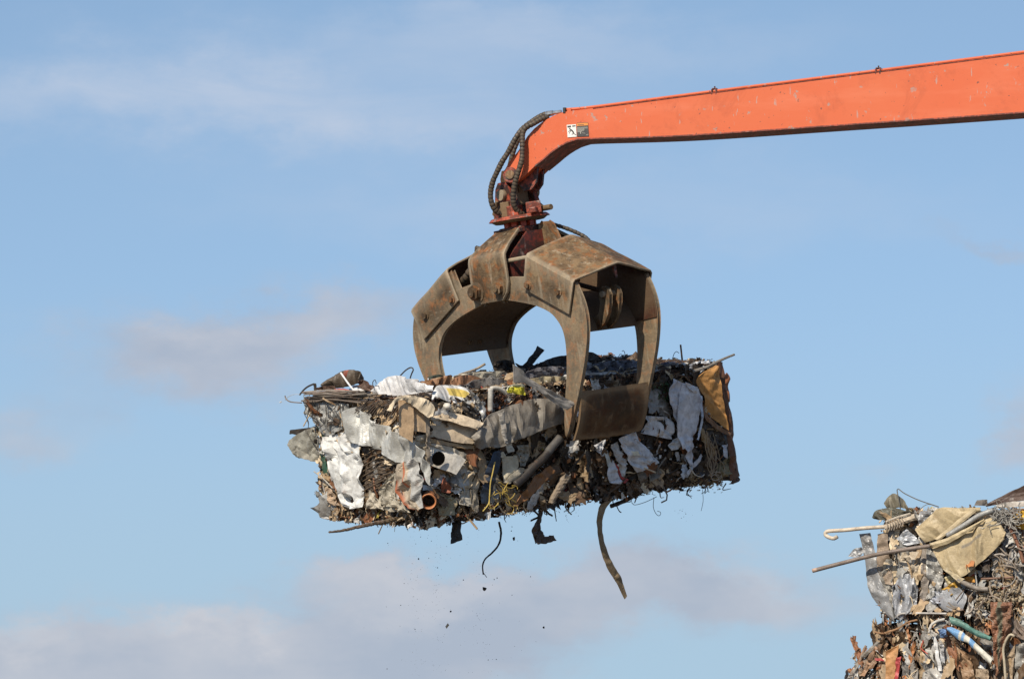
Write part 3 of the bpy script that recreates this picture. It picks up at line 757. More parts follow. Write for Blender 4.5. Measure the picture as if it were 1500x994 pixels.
        o = mb.build(name, mat or M_CLEAN, root, solid=solid, smooth=smooth)
        if label: o['label'] = label
        return o
    def wire(s, root, face, P, r, col, lift=8, name='wire', n=None, mat=None, seg=6, label=None, jit=0):
        ax, val, nr, a, b, ra, rb = s.faces[face]; sg = 1 if nr[ax] > 0 else -1
        Q = [s.F.loc(p[0], p[1], ax, val+sg*(lift+(p[2] if len(p) > 2 else 0))) for p in P]
        mb = MB(); tube(mb, Q, r, seg, col, n=n, jit=jit, rng=s.rng); o = mb.build(name, mat or M_CLEAN, root, smooth=seg > 6 and not jit)
        if label: o['label'] = label
        return o

WHT = (.72, .70, .66, 0); CRM = (.74, .58, .38, 0); TAN = (.47, .33, .19, 0); GRY = (.34, .325, .30, .12); GLV = (.50, .49, .46, .25); BRN = (.115, .062, .028, 0)
DRK = (.026, .018, .012, 0); RST = (.26, .10, .04, .1); BLU = (.06, .09, .16, .1); RED = (.5, .06, .04, 0); YEL = (.62, .48, .08, 0); ORG = (.5, .2, .07, 0); SLV = (.6, .6, .6, .9); GRN = (.03, .12, .06, 0)
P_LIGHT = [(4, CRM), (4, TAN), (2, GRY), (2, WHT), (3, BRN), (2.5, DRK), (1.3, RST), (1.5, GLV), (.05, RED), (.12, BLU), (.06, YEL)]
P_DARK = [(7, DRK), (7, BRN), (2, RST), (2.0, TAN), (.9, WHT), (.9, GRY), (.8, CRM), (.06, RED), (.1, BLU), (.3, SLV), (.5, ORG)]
P_TOP = [(3, DRK), (2.5, WHT), (2.5, GRY), (2, TAN), (2, BRN), (1, RST), (1, GLV), (.08, RED), (.4, BLU), (.8, CRM), (.1, GRN)]

# ------------------------------------------------------------------ the hanging bale
FH = Frame(766, 642, 0, 50, 5.2, 3.1)
bale = FH.empty('scrap_bale', 'long crushed bale of mixed scrap metal hanging in the grapple', 'scrap bale')
H = Bale(FH, (-132, 116), (-288, 288), (-91, 90), 11)
H.taper = .16; H.core(bale, inset=4)
Z3 = lambda *l: [(410+p[0]/3.314, 500+p[1]/3.314, *p[2:]) for p in l]
Z4 = lambda *l: [(720+p[0]/3.55, 500+p[1]/3.55, *p[2:]) for p in l]
ZA = lambda *l: [(570+p[0]/5.848, 530+p[1]/5.848, *p[2:]) for p in l]
ZB = lambda *l: [(460+p[0]/5.844, 620+p[1]/5.844, *p[2:]) for p in l]
ZC = lambda *l: [(620+p[0]/7.1, 640+p[1]/7.1, *p[2:]) for p in l]
ZD = lambda *l: [(820+p[0]/5.556, 600+p[1]/5.556, *p[2:]) for p in l]
ZE = lambda *l: [(960+p[0]/4.32, 500+p[1]/4.32, *p[2:]) for p in l]
ZF = lambda *l: [(410+p[0]/8.283, 520+p[1]/8.283, *p[2:]) for p in l]

st = MB()
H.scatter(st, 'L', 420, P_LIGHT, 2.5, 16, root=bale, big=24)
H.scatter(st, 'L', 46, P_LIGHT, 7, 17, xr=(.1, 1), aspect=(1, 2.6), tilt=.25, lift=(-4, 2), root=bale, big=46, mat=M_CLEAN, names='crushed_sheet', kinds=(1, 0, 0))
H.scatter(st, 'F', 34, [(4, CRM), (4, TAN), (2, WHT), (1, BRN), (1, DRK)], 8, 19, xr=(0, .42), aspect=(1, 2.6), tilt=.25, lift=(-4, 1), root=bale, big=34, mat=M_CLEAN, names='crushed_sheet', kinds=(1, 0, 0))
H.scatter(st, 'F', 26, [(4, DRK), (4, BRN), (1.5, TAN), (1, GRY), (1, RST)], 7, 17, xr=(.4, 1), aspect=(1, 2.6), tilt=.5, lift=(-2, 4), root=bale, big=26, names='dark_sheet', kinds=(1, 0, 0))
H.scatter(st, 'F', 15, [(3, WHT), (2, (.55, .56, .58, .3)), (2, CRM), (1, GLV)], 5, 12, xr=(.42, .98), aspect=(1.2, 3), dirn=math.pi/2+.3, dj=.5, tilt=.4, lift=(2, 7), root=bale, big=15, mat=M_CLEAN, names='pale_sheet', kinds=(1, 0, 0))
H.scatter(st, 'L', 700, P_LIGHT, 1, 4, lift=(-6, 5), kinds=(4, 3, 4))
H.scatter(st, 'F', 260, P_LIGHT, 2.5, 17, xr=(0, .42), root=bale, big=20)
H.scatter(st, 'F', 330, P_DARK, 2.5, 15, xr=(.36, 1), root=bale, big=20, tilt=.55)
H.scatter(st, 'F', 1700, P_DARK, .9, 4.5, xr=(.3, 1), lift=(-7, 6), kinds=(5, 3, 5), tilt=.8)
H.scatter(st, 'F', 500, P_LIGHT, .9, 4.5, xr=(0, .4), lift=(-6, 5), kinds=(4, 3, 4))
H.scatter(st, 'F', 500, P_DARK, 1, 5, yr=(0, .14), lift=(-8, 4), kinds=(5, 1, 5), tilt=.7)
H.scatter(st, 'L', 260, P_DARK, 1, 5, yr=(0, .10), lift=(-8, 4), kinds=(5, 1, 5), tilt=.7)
H.scatter(st, 'T', 420, P_TOP, 2.5, 17, aspect=(1, 4), dirn=math.pi/2, dj=.7, tilt=.07, lift=(-6, 1), root=bale, big=22)
H.scatter(st, 'T', 900, P_TOP, .9, 4, lift=(-5, 2), kinds=(4, 4, 3), tilt=.2)
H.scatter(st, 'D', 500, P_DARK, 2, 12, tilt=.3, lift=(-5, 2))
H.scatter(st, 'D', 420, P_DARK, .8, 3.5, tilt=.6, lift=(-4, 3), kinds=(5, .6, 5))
H.scatter(st, 'B', 150, P_LIGHT, 4, 12, lift=(-9, -3), tilt=.1, yr=(.3, 1)); H.scatter(st, 'B', 200, P_LIGHT, 1, 4, lift=(-6, 0), tilt=.4); H.scatter(st, 'R', 200, P_DARK, 2, 14)
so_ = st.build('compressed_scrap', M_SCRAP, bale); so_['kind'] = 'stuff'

H.sheet(bale, 'F', ZE((330, 170), (340, 500), (350, 880)), ZE((415, 165), (455, 480), (480, 880)), (.05, .035, .025, 0), lift=-2, cr=3, csc=12, name='dark_sheet', mat=M_SCRAP)
# -- left end face, in sunlight
H.sheet(bale, 'L', ZB((52, 120), (100, 320), (160, 520), (215, 690), (290, 735)), ZB((270, 65), (375, 190), (408, 370), (415, 580), (410, 715)), (.74, .73, .69, 0), lift=13, cr=8, csc=22, name='white_panel', bend=4)
H.sheet(bale, 'L', Z3((305, 395), (345, 320), (450, 380), (560, 440), (650, 490), (700, 550), (725, 640)), Z3((310, 430), (350, 490), (450, 515), (560, 590), (620, 580), (680, 600), (715, 700)), (.66, .65, .60, .35), lift=17, cr=8, csc=17, name='galvanised_band')
H.sheet(bale, 'L', Z3((105, 265), (200, 285), (345, 305)), Z3((125, 345), (215, 455), (305, 425)), (.36, .355, .33, .3), lift=9, cr=4, csc=10, name='grey_panel')
r2 = random.Random(4)
for k in range(14):
    x0 = r2.uniform(125, 320); y0 = r2.uniform(285, 320)
    H.wire(bale, 'L', Z3((x0, y0), (x0+r2.uniform(-25, 10), y0+40+r2.uniform(-8, 8)), (x0+r2.uniform(-15, 25), y0+80), (x0+r2.uniform(-10, 30), y0+110)), .55, (.04, .035, .03, 0), lift=13.5, name='netting_wire')
H.sheet(bale, 'L', Z3((385, 495), (450, 515), (540, 585), (560, 650)), Z3((400, 720), (440, 725), (490, 690), (545, 650)), (.09, .068, .05, 0), lift=6, cr=3, csc=8, name='screen_mesh', mat=M_SCRAP)
for k in range(9):
    y0 = 520+k*24
    H.wire(bale, 'L', Z3((398, y0+40), (460, y0+5), (540, y0-30+r2.uniform(-8, 8))), .7, (.17, .12, .075, 0), lift=11, name='mesh_rib')
for k in range(16):
    x0 = 350+k*13
    H.wire(bale, 'L', Z3((x0, 345+k*2), (x0+30, 320), (x0+70+r2.uniform(-10, 20), 290+r2.uniform(-10, 15))), .75, (.13, .10, .08, 0), lift=10+r2.uniform(0, 5), name='bent_strand')
def rim(s_, t):
    o = max(0, 1-abs(t-.02)*5) if s_ > .25 else 0; o = max(o, .9 if .42 < t < .5 and s_ < .45 else 0)
    b = (.50, .41, .30) if t < .6 else (.46, .45, .42)
    return tuple(x*(1-o)+y*o for x, y in zip(b, (.52, .13, .045)))+(0,)
H.sheet(bale, 'L', ZB((705, 352), (680, 480), (688, 600), (780, 700), (890, 745)), ZB((850, 300), (905, 420), (925, 520), (905, 600), (925, 720)), rim, lift=19, cr=4, csc=16, name='stained_panel', mat=M_CLEAN, bend=4)
H.sheet(bale, 'L', ZB((640, 440), (560, 560), (540, 690)), ZB((700, 420), (690, 600), (720, 720)), (.40, .36, .28, 0), lift=10, cr=5, csc=9, name='crushed_sheet')
H.sheet(bale, 'L', ZB((480, 570), (430, 720)), ZB((560, 690), (590, 740)), (.52, .46, .36, 0), lift=12, cr=4, csc=9, name='torn_card')
H.sheet(bale, 'L', ZB((600, 620), (720, 640), (800, 730)), ZB((590, 740), (700, 755), (830, 760)), (.45, .40, .31, .1), lift=12, cr=5, csc=9, name='crushed_sheet')
H.sheet(bale, 'L', ZB((90, 545), (95, 640), (130, 700)), ZB((160, 560), (195, 660), (220, 700)), (.5, .36, .24, 0), lift=7, cr=3, csc=8, name='rolled_sheet')
# plank pair and drape at the near corner
H.sheet(bale, 'F', ZA((80, 320), (85, 480), (88, 620)), ZA((208, 340), (212, 500), (205, 690)), (.62, .42, .24, 0), lift=9, tw=.3, tv=.1, cr=1.2, csc=30, name='board', edge=.4)
H.sheet(bale, 'F', ZA((208, 350), (210, 590)), ZA((300, 400), (330, 605)), (.54, .38, .23, 0), lift=10, tw=.25, tv=.1, cr=2.2, csc=20, name='board', edge=.5)
H.sheet(bale, 'F', ZA((8, 415), (50, 320), (100, 292), (200, 290), (300, 308), (375, 365), (395, 430)), ZA((25, 420), (85, 330), (150, 330), (220, 380), (290, 440), (330, 480), (355, 470)), (.76, .62, .43, 0), lift=16, tw=.1, tv=.3, cr=4, csc=15, name='cream_drape', bend=3)
H.sheet(bale, 'F', ZA((310, 460), (318, 700), (330, 960)), ZA((345, 470), (352, 700), (350, 970)), (.38, .31, .23, .1), lift=13, cr=2, csc=12, name='corner_strip')
H.sheet(bale, 'F', ZA((220, 640), (230, 690), (290, 760), (320, 830)), ZA((320, 620), (335, 700), (335, 800), (335, 850)), (.55, .47, .35, 0), lift=9, cr=5, csc=9, name='torn_sheet')
H.sheet(bale, 'F', ZA((350, 480), (500, 505), (640, 540), (770, 572)), ZA((350, 640), (480, 668), (620, 695), (725, 700)), (.64, .50, .34, 0), lift=7, tw=.15, tv=.35, cr=1.8, csc=30, name='beige_panel', bend=3, edge=.4)
H.sheet(bale, 'F', ZA((355, 490), (400, 415), (500, 425), (600, 445), (700, 480), (815, 525)), ZA((375, 500), (430, 492), (530, 512), (640, 545), (720, 562), (770, 572)), (.70, .56, .39, 0), lift=13, tw=.15, tv=.5, cr=2.5, csc=18, name='beige_panel')
H.sheet(bale, 'F', ZA((352, 650), (480, 680), (620, 705), (725, 712)), ZA((352, 690), (480, 710), (620, 735), (725, 742)), (.42, .29, .16, 0), lift=10, cr=1.5, csc=20, name='wood_batten')
H.sheet(bale, 'F', ZA((640, 545), (630, 690)), ZA((745, 575), (730, 700)), (.33, .25, .17, 0), lift=9, cr=5, csc=8, name='crushed_sheet', mat=M_SCRAP)
H.sheet(bale, 'F', ZA((352, 718), (480, 748), (600, 800), (660, 838)), ZA((352, 882), (440, 915), (520, 940), (575, 965)), (.80, .73, .62, 0), lift=13, tw=.12, tv=.2, cr=1.0, csc=30, name='white_casing', edge=.3)
H.sheet(bale, 'F', ZA((360, 700), (500, 720), (680, 795)), ZA((365, 716), (490, 760), (665, 830)), (.58, .50, .38, 0), lift=11, cr=1.6, csc=12, name='folded_flange')
c = FH.loc(*ZA((423, 826))[0][:2], 0, 133.5); mb = MB()
mb.add([(c.x, c.y+12*math.cos(R(15*k)), c.z+10.2*math.sin(R(15*k))) for k in range(24)]+[(c.x+.8, c.y+13.4*math.cos(R(15*k)), c.z+11.4*math.sin(R(15*k))) for k in range(24)]+[(c.x-.4, c.y, c.z)],
       [(k, (k+1) % 24, 48) for k in range(24)], (.012, .01, .009, 0))
mb.build('painted_opening', M_HOLE, bale)  # black disc painted in for the dark of a hole in the casing
H.sheet(bale, 'F', ZA((600, 820), (560, 960)), ZA((700, 850), (640, 985)), (.50, .46, .40, 0), lift=6, cr=4, csc=9, name='crushed_sheet')
# rust-rimmed pipe end and little copper cup
def pipe_end(px, py, r, face, lift, length, col, cold, name):
    ax, val, nr, a, b, ra, rb = H.faces[face]
    c = FH.loc(px, py, ax, val+lift*(1 if nr[ax] > 0 else -1)); mb = MB()
    d = (nr+Vector((.3 if ax else 0, -.9 if not ax else 0, -.15))).normalized(); e = d.cross(Vector((0, 0, 1))).normalized(); f_ = e.cross(d)
    vs, fs, cs = [], [], []
    prof = ((-length, 1.0), (0, 1.0), (.9, .93), (0, .80), (-length, .78))
    for dd, k in prof:
        for i in range(24):
            an = R(15*i); vs.append(c+d*dd+(e*math.cos(an)+f_*math.sin(an))*r*k); cs.append(col if dd > -1 and k > .79 else cold)
    for j in range(4):
        for i in range(24): fs.append((j*24+i, j*24+(i+1) % 24, (j+1)*24+(i+1) % 24, (j+1)*24+i))
    fs.append(tuple(96+i for i in range(24)))
    mb.add(vs, fs, cs); return mb.build(name, M_CLEAN, bale, smooth=False)
pipe_end(*ZB((980, 668))[0], 11.5, 'F', 20, 22, (.58, .22, .08, 0), (.03, .018, .012, 0), 'pipe_end')
H.sheet(bale, 'F', ZC((215, 410), (190, 500), (200, 570)), ZC((290, 480), (300, 530), (270, 580)), (.34, .10, .05, 0), lift=8, cr=3, csc=8, name='copper_cup', bend=-4)
H.sheet(bale, 'F', ZC((100, 500), (150, 430), (220, 380)), ZC((130, 510), (190, 470), (240, 410)), (.7, .72, .75, .9), lift=8, cr=3, csc=7, name='glass_shard')
# top front-edge pieces
H.sheet(bale, 'F', ZA((368, 320, -3), (372, 250, -10), (420, 205, -18), (560, 205, -26), (660, 225, -20), (740, 290, -10), (785, 345, 0)), ZA((385, 330, 0), (410, 300), (480, 330), (560, 350), (620, 365), (700, 395), (775, 412)), lambda s_, t: (.70, .52, .12, 0) if (.42 < s_ < .8 and .15 < t < .62) else (.78, .77, .73, 0), lift=4, cr=3, csc=18, name='white_casing', bend=5)
H.sheet(bale, 'F', ZA((650, 210), (760, 300), (815, 370), (835, 460)), ZA((690, 250), (770, 370), (790, 450), (800, 510)), (.52, .51, .48, .7), lift=10, cr=3, csc=8, name='metal_sheet')
H.sheet(bale, 'F', ZA((620, 330), (650, 440), (740, 480)), ZA((700, 370), (740, 420), (780, 480)), (.07, .06, .05, 0), lift=5, cr=3, csc=9, name='dark_lump', mat=M_SCRAP)
H.sheet(bale, 'F', ZA((375, 335), (480, 400), (590, 430)), ZA((375, 375), (470, 410), (590, 440)), (.05, .04, .03, 0), lift=3, cr=1, csc=9, name='dark_strip')
mb = MB(); chunk(mb, FH.loc(*ZA((498, 370))[0], 0, 126), 6, r2, (.75, .70, .6, 0)); mb.build('rubble_knob', M_CLEAN, bale, smooth=True)
H.wire(bale, 'F', ZA((870, 225), (868, 320), (866, 420)), 3.9, (.55, .52, .46, 0), lift=8, name='pipe_stub', seg=12)
H.wire(bale, 'F', ZA((872, 225), (930, 225), (980, 250), (1010, 280)), 3.2, (.62, .58, .50, 0), lift=7, name='pipe_stub', seg=12)
H.sheet(bale, 'F', ZA((1005, 245), (1030, 205), (1090, 190), (1160, 195)), ZA((1015, 262), (1070, 268), (1130, 280), (1175, 285)), lambda s_, t: (.72, .66, .05, 0) if t > .25 else (.75, .73, .55, 0), lift=12, cr=2.5, csc=8, name='yellow_package')
mbx = MB()
for k in range(170):
    q = FH.loc(*ZA((r2.uniform(890, 1200), 0))[0], 0, 0); px, py = ZA((r2.uniform(890, 1210), r2.uniform(270, 400)))[0]
    c = FH.loc(px, py, 0, 116+r2.uniform(-4, 8)); shard(mbx, c, Vector((1, r2.gauss(0, .5), r2.gauss(.3, .5))).normalized(), Vector((0, .9, .3)), r2.uniform(2, 6), r2.uniform(.7, 2), r2, pick(r2, [(2, (.16, .06, .03, 0)), (1, DRK), (1, (.30, .12, .05, 0))]))
o = mbx.build('rusty_turnings', M_SCRAP, bale); o['kind'] = 'stuff'
# big dull grey-brown sheet by the near right tine
bigA = ZA((715, 640), (760, 575), (850, 470), (960, 412), (1080, 365), (1228, 318))+Z4((345, 300, -4), (390, 310, -10))
bigB = ZA((745, 700), (800, 745), (870, 728), (960, 735), (1050, 690), (1228, 622))+Z4((330, 438, -4), (380, 428, -10))
H.sheet(bale, 'F', bigA, bigB, (.27, .24, .20, .05), lift=18, tv=.12, cr=6.5, csc=24, name='grey_cladding', bend=3, seed=8.3)
H.sheet(bale, 'F', ZA((940, 440), (960, 560), (985, 700)), ZA((985, 420), (1000, 560), (1020, 700)), (.50, .45, .38, 0), lift=23, cr=2, csc=9, name='folded_flange', bend=2)
# bright strip lying across the near right tine
H.sheet(bale, 'F', Z4((112, 118), (160, 150), (205, 195), (320, 262), (443, 322)), Z4((118, 215), (170, 218), (225, 245), (300, 300), (392, 356)), (.36, .33, .29, .1), lift=52, cr=2.0, csc=22, name='bent_strip', bend=1.5)
# lower middle
H.sheet(bale, 'F', ZC((740, 150), (700, 250), (650, 360), (605, 540), (608, 690)), ZC((825, 130), (800, 300), (770, 400), (725, 560), (690, 690)), (.045, .065, .10, .55), lift=12, cr=3, csc=13, name='blue_steel_strip', bend=3)
H.wire(bale, 'F', ZC((745, 260), (720, 380), (700, 470), (690, 600), (680, 690), (620, 770)), .9, (.62, .46, .12, 0), lift=17, name='yellow_wire')
H.sheet(bale, 'F', ZC((440, 245), (370, 400), (325, 545)), ZC((560, 235), (540, 400), (480, 560)), (.55, .44, .29, 0), lift=7, tw=.2, tv=.1, cr=4, csc=11, name='muddy_board', mat=M_SCRAP)
H.sheet(bale, 'F', ZC((545, 240), (540, 420), (490, 530)), ZC((650, 225), (630, 350), (575, 540)), (.58, .47, .33, 0), lift=8, tw=.2, tv=.1, cr=3, csc=14, name='muddy_board', mat=M_SCRAP)
H.sheet(bale, 'F', ZC((400, 560), (390, 700)), ZC((485, 550), (500, 720)), (.50, .46, .38, 0), lift=9, cr=3, csc=9, name='crushed_sheet')
H.sheet(bale, 'F', ZC((490, 545), (500, 720), (540, 790)), ZC((575, 540), (580, 700), (580, 770)), (.28, .24, .18, 0), lift=11, cr=3, csc=9, name='rolled_sheet')
H.sheet(bale, 'F', ZC((100, 570), (150, 700), (160, 820)), ZC((230, 590), (340, 650), (330, 810)), (.36, .31, .19, 0), lift=5, cr=4, csc=11, name='olive_sheet', mat=M_SCRAP)
H.sheet(bale, 'F', ZC((820, 205), (830, 330), (835, 475)), ZC((975, 190), (985, 330), (850, 475)), (.56, .49, .35, 0), lift=9, tw=.15, tv=.1, cr=2, csc=18, name='grey_panel')
H.sheet(bale, 'F', ZC((840, 470), (930, 380), (1010, 310)), ZC((880, 490), (980, 440), (1080, 340)), (.42, .37, .28, 0), lift=12, cr=2, csc=12, name='folded_flange')
H.sheet(bale, 'F', ZC((800, 165), (810, 210)), ZC((840, 150), (860, 200)), (.6, .55, .42, 0), lift=12, cr=2, csc=9, name='torn_card')
H.sheet(bale, 'F', ZC((860, 80), (885, 160)), ZC((925, 60), (940, 150)), (.62, .58, .48, 0), lift=13, cr=2, csc=9, name='torn_card')
H.sheet(bale, 'F', ZC((980, 90), (1000, 200), (1010, 300)), ZC((1080, 80), (1105, 180), (1060, 300)), (.36, .33, .27, .1), lift=9, cr=4, csc=8, ridge=1.5, name='corrugated_scrap')
H.wire(bale, 'F', ZC((1420, 5), (1330, 110), (1250, 210), (1150, 300), (1040, 420), (950, 500)), 6.5, lambda t: (.10, .095, .09, .1) if t < .3 else (.03, .024, .02, 0), lift=11, name='bent_pipe', seg=12)
H.sheet(bale, 'F', ZC((1325, 290), (1180, 400), (1080, 520), (940, 715)), ZC((1375, 355), (1260, 470), (1130, 610), (950, 745)), (.24, .105, .035, 0), lift=12, cr=2.5, csc=14, name='splintered_plank', mat=M_CLEAN)
H.wire(bale, 'F', ZC((1490, 400), (1420, 520), (1350, 640), (1330, 690)), lambda t: 7-3*t, (.26, .20, .14, 0), lift=10, name='weathered_log', seg=10, jit=.15)
for k in range(22):       # tangle of yellow wire
    a = r2.uniform(700, 960); b = r2.uniform(500, 760); an = r2.uniform(0, 6.3); L_ = r2.uniform(60, 150)
    P_ = [(a+math.cos(an+q*.22)*L_*q/3, b+math.sin(an+q*.22)*L_*q/3) for q in range(4)]
    P_ = [(min(980, max(690, x)), min(790, max(470, y))) for x, y in P_]
    H.wire(bale, 'F', ZC(*P_), .6, (.60, .42, .09, 0), lift=17+r2.uniform(-3, 4), name='yellow_wire')
# right part of the long face, in shade
H.sheet(bale, 'F', ZD((485, 235), (530, 330), (580, 440), (640, 512)), ZD((620, 180), (690, 280), (760, 360), (812, 432)), (.72, .71, .72, 0), lift=15, tw=-.22, tv=-.05, cr=4, csc=18, name='white_panel')
H.sheet(bale, 'F', ZD((585, 335), (600, 375)), ZD((640, 338), (652, 370)), (.82, .74, .55, 0), lift=20, cr=.6, csc=8, name='paper_scrap', edge=1)
H.sheet(bale, 'F', ZD((410, 280), (450, 380), (520, 470)), ZD((470, 260), (500, 340), (560, 440)), (.60, .58, .56, 0), lift=12, cr=4, csc=9, name='torn_sheet')
H.sheet(bale, 'F', ZD((280, 290), (340, 375)), ZD((370, 240), (350, 380)), (.66, .66, .68, 0), lift=10, cr=3, csc=9, name='torn_sheet')
H.sheet(bale, 'F', ZD((355, 340), (400, 470)), ZD((385, 330), (420, 440)), (.55, .55, .5, 0), lift=12, cr=2, csc=9, name='metal_strip')
H.sheet(bale, 'F', ZD((435, 410), (390, 500), (420, 590), (490, 600)), ZD((450, 430), (480, 520), (500, 560), (500, 600)), (.70, .70, .72, 0), lift=11, cr=3, csc=9, name='torn_sheet')
H.sheet(bale, 'F', ZD((445, 430), (490, 540), (520, 600)), ZD((480, 470), (510, 540), (560, 570)), (.38, .05, .04, 0), lift=9, cr=2, csc=9, name='red_shard')
H.sheet(bale, 'F', ZD((530, 190), (560, 250)), ZD((600, 190), (660, 280)), (.62, .61, .62, 0), lift=14, cr=5, csc=8, name='crushed_sheet')
H.sheet(bale, 'F', ZD((640, 520), (660, 620)), ZD((700, 500), (720, 580)), (.17, .13, .09, 0), lift=10, cr=4, csc=9, name='crushed_sheet', mat=M_SCRAP)
H.sheet(bale, 'F', ZD((710, 510), (740, 600)), ZD((800, 440), (830, 520)), (.22, .19, .15, 0), lift=7, cr=4, csc=9, name='crushed_sheet', mat=M_SCRAP)
H.sheet(bale, 'F', ZD((700, 50), (690, 130), (660, 190)), ZD((880, 60), (925, 110), (915, 240)), (.72, .71, .71, 0), lift=8, cr=5, csc=15, name='white_casing')
H.sheet(bale, 'F', ZE((120, 235), (90, 320), (125, 470), (150, 560), (200, 720), (225, 800)), ZE((175, 262), (160, 400), (190, 500), (230, 600), (240, 700), (238, 760)), (.64, .63, .66, 0), lift=14, tw=-.2, cr=3.5, csc=15, name='white_panel')
H.sheet(bale, 'F', ZE((180, 262), (150, 400), (140, 500), (150, 600), (165, 680)), ZE((275, 300), (295, 380), (280, 480), (255, 600), (245, 660)), (.70, .69, .71, 0), lift=15, tw=-.2, cr=3.5, csc=22, name='white_panel')
H.sheet(bale, 'F', ZE((185, 255), (225, 310)), ZE((270, 290), (265, 325)), (.72, .72, .74, 0), lift=20, cr=2, csc=9, name='folded_flange')
H.sheet(bale, 'F', ZE((150, 600), (90, 650), (110, 690)), ZE((165, 620), (160, 660), (150, 680)), (.62, .61, .6, 0), lift=15, cr=3, csc=9, name='torn_sheet')
H.sheet(bale, 'F', ZE((285, 340), (288, 500), (262, 620)), ZE((296, 345), (300, 500), (275, 625)), (.62, .66, .74, .8), lift=17, cr=1, csc=9, name='bright_trim')
H.sheet(bale, 'F', ZE((290, 710), (200, 830)), ZE((300, 725), (210, 850)), (.66, .68, .74, .7), lift=14, cr=1, csc=9, name='bright_trim')
H.sheet(bale, 'F', ZE((388, 152, 10), (310, 195, 8), (262, 250), (300, 340), (318, 420), (330, 455)), ZE((422, 160, 14), (425, 280, 12), (436, 380, 10), (455, 470, 8), (468, 560, 6), (470, 565, 6)), (.58, .29, .09, 0), lift=6, cr=3, csc=24, name='orange_sheet', bend=-2)
H.sheet(bale, 'F', ZE((300, 390), (330, 460), (400, 530), (480, 580)), ZE((300, 410), (320, 490), (390, 555), (475, 600)), (.22, .11, .05, 0), lift=13, cr=2, csc=9, name='rusty_rail')
H.sheet(bale, 'F', ZE((300, 460), (310, 560), (360, 650)), ZE((360, 530), (430, 600), (440, 660)), (.055, .045, .038, 0), lift=8, cr=5, csc=9, name='dark_sheet', mat=M_SCRAP)
H.sheet(bale, 'F', ZE((285, 550), (310, 640), (380, 740)), ZE((310, 550), (350, 640), (390, 690)), (.40, .27, .13, 0), lift=11, cr=4, csc=9, name='fibre_mat')
H.sheet(bale, 'F', ZE((388, 130), (408, 240), (420, 360), (446, 470), (458, 600), (468, 740), (475, 885)), ZE((432, 128), (440, 260), (465, 400), (492, 500), (498, 620), (515, 740), (535, 850)), (.15, .065, .035, .1), lift=8, cr=3, csc=18, name='corner_angle', bend=3)
H.sheet(bale, 'F', ZE((430, 215), (438, 300), (455, 385)), ZE((450, 198), (476, 220), (470, 380)), (.36, .13, .05, .1), lift=-30, cr=3, csc=14, name='rusty_tongue', bend=4)
H.sheet(bale, 'F', ZE((505, 800), (490, 880), (470, 900)), ZE((535, 840), (530, 880), (500, 900)), (.10, .055, .04, .1), lift=8, cr=3, csc=9, name='rusty_foot')
H.sheet(bale, 'F', ZE((430, 660), (428, 720)), ZE((455, 650), (460, 740)), (.6, .62, .68, .4), lift=9, cr=2, csc=9, name='torn_sheet')
H.sheet(bale, 'F', ZE((380, 790), (400, 880)), ZE((480, 720), (490, 830)), (.24, .20, .11, 0), lift=8, cr=6, csc=8, name='mossy_clod', mat=M_SCRAP)
for k in range(14):
    x0 = r2.uniform(280, 380); H.wire(bale, 'F', ZE((x0, 560+r2.uniform(0, 90)), (x0+r2.uniform(-20, 40), 700), (x0+r2.uniform(-10, 70), 780), (x0+r2.uniform(0, 60), 850)), .5, (.34, .25, .16, 0), lift=14+r2.uniform(0, 4), name='fibre_strand')
for cx, cy, rr in ((385, 850, 34), (378, 860, 24), (400, 840, 20)):
    H.wire(bale, 'F', ZE(*[(cx+rr*math.cos(a*.7), cy+rr*.8*math.sin(a*.7)) for a in range(9)]), .55, (.42, .34, .26, 0), lift=17, name='coiled_wire')
H.wire(bale, 'F', ZE((215, 790), (250, 840), (290, 855), (310, 840)), .8, (.55, .5, .42, 0), lift=18, name='coiled_wire')
mb = MB()
for k in range(60):
    px, py = Z4((r2.uniform(835, 925), r2.uniform(215, 315)))[0]; c = FH.loc(px, py, 0, 116+r2.uniform(2, 9))
    shard(mb, c, Vector((1, r2.gauss(0, .6), r2.gauss(0, .6))).normalized(), Vector((0, r2.gauss(0, 1), r2.gauss(0, 1))).normalized(), r2.uniform(1.5, 3), r2.uniform(.8, 1.8), r2, (.02, .075, .018, 0))
o = mb.build('weeds', M_CLEAN, bale); o['kind'] = 'stuff'
mb = MB()
for k in range(420):
    px, py = Z4((r2.uniform(1010, 1200), r2.gauss(722, 20)))[0]; c = FH.loc(px, py, 0, 116+r2.uniform(0, 9))
    shard(mb, c, Vector((1, r2.gauss(0, .5), r2.gauss(0, .5))).normalized(), Vector((0, 1, r2.gauss(0, .5))).normalized(), r2.uniform(1, 3.2), r2.uniform(.4, 1), r2, pick(r2, [(3, (.45, .33, .16, 0)), (2, (.3, .2, .1, 0)), (1, DRK)]))
o = mb.build('wood_chips', M_SCRAP, bale); o['kind'] = 'stuff'

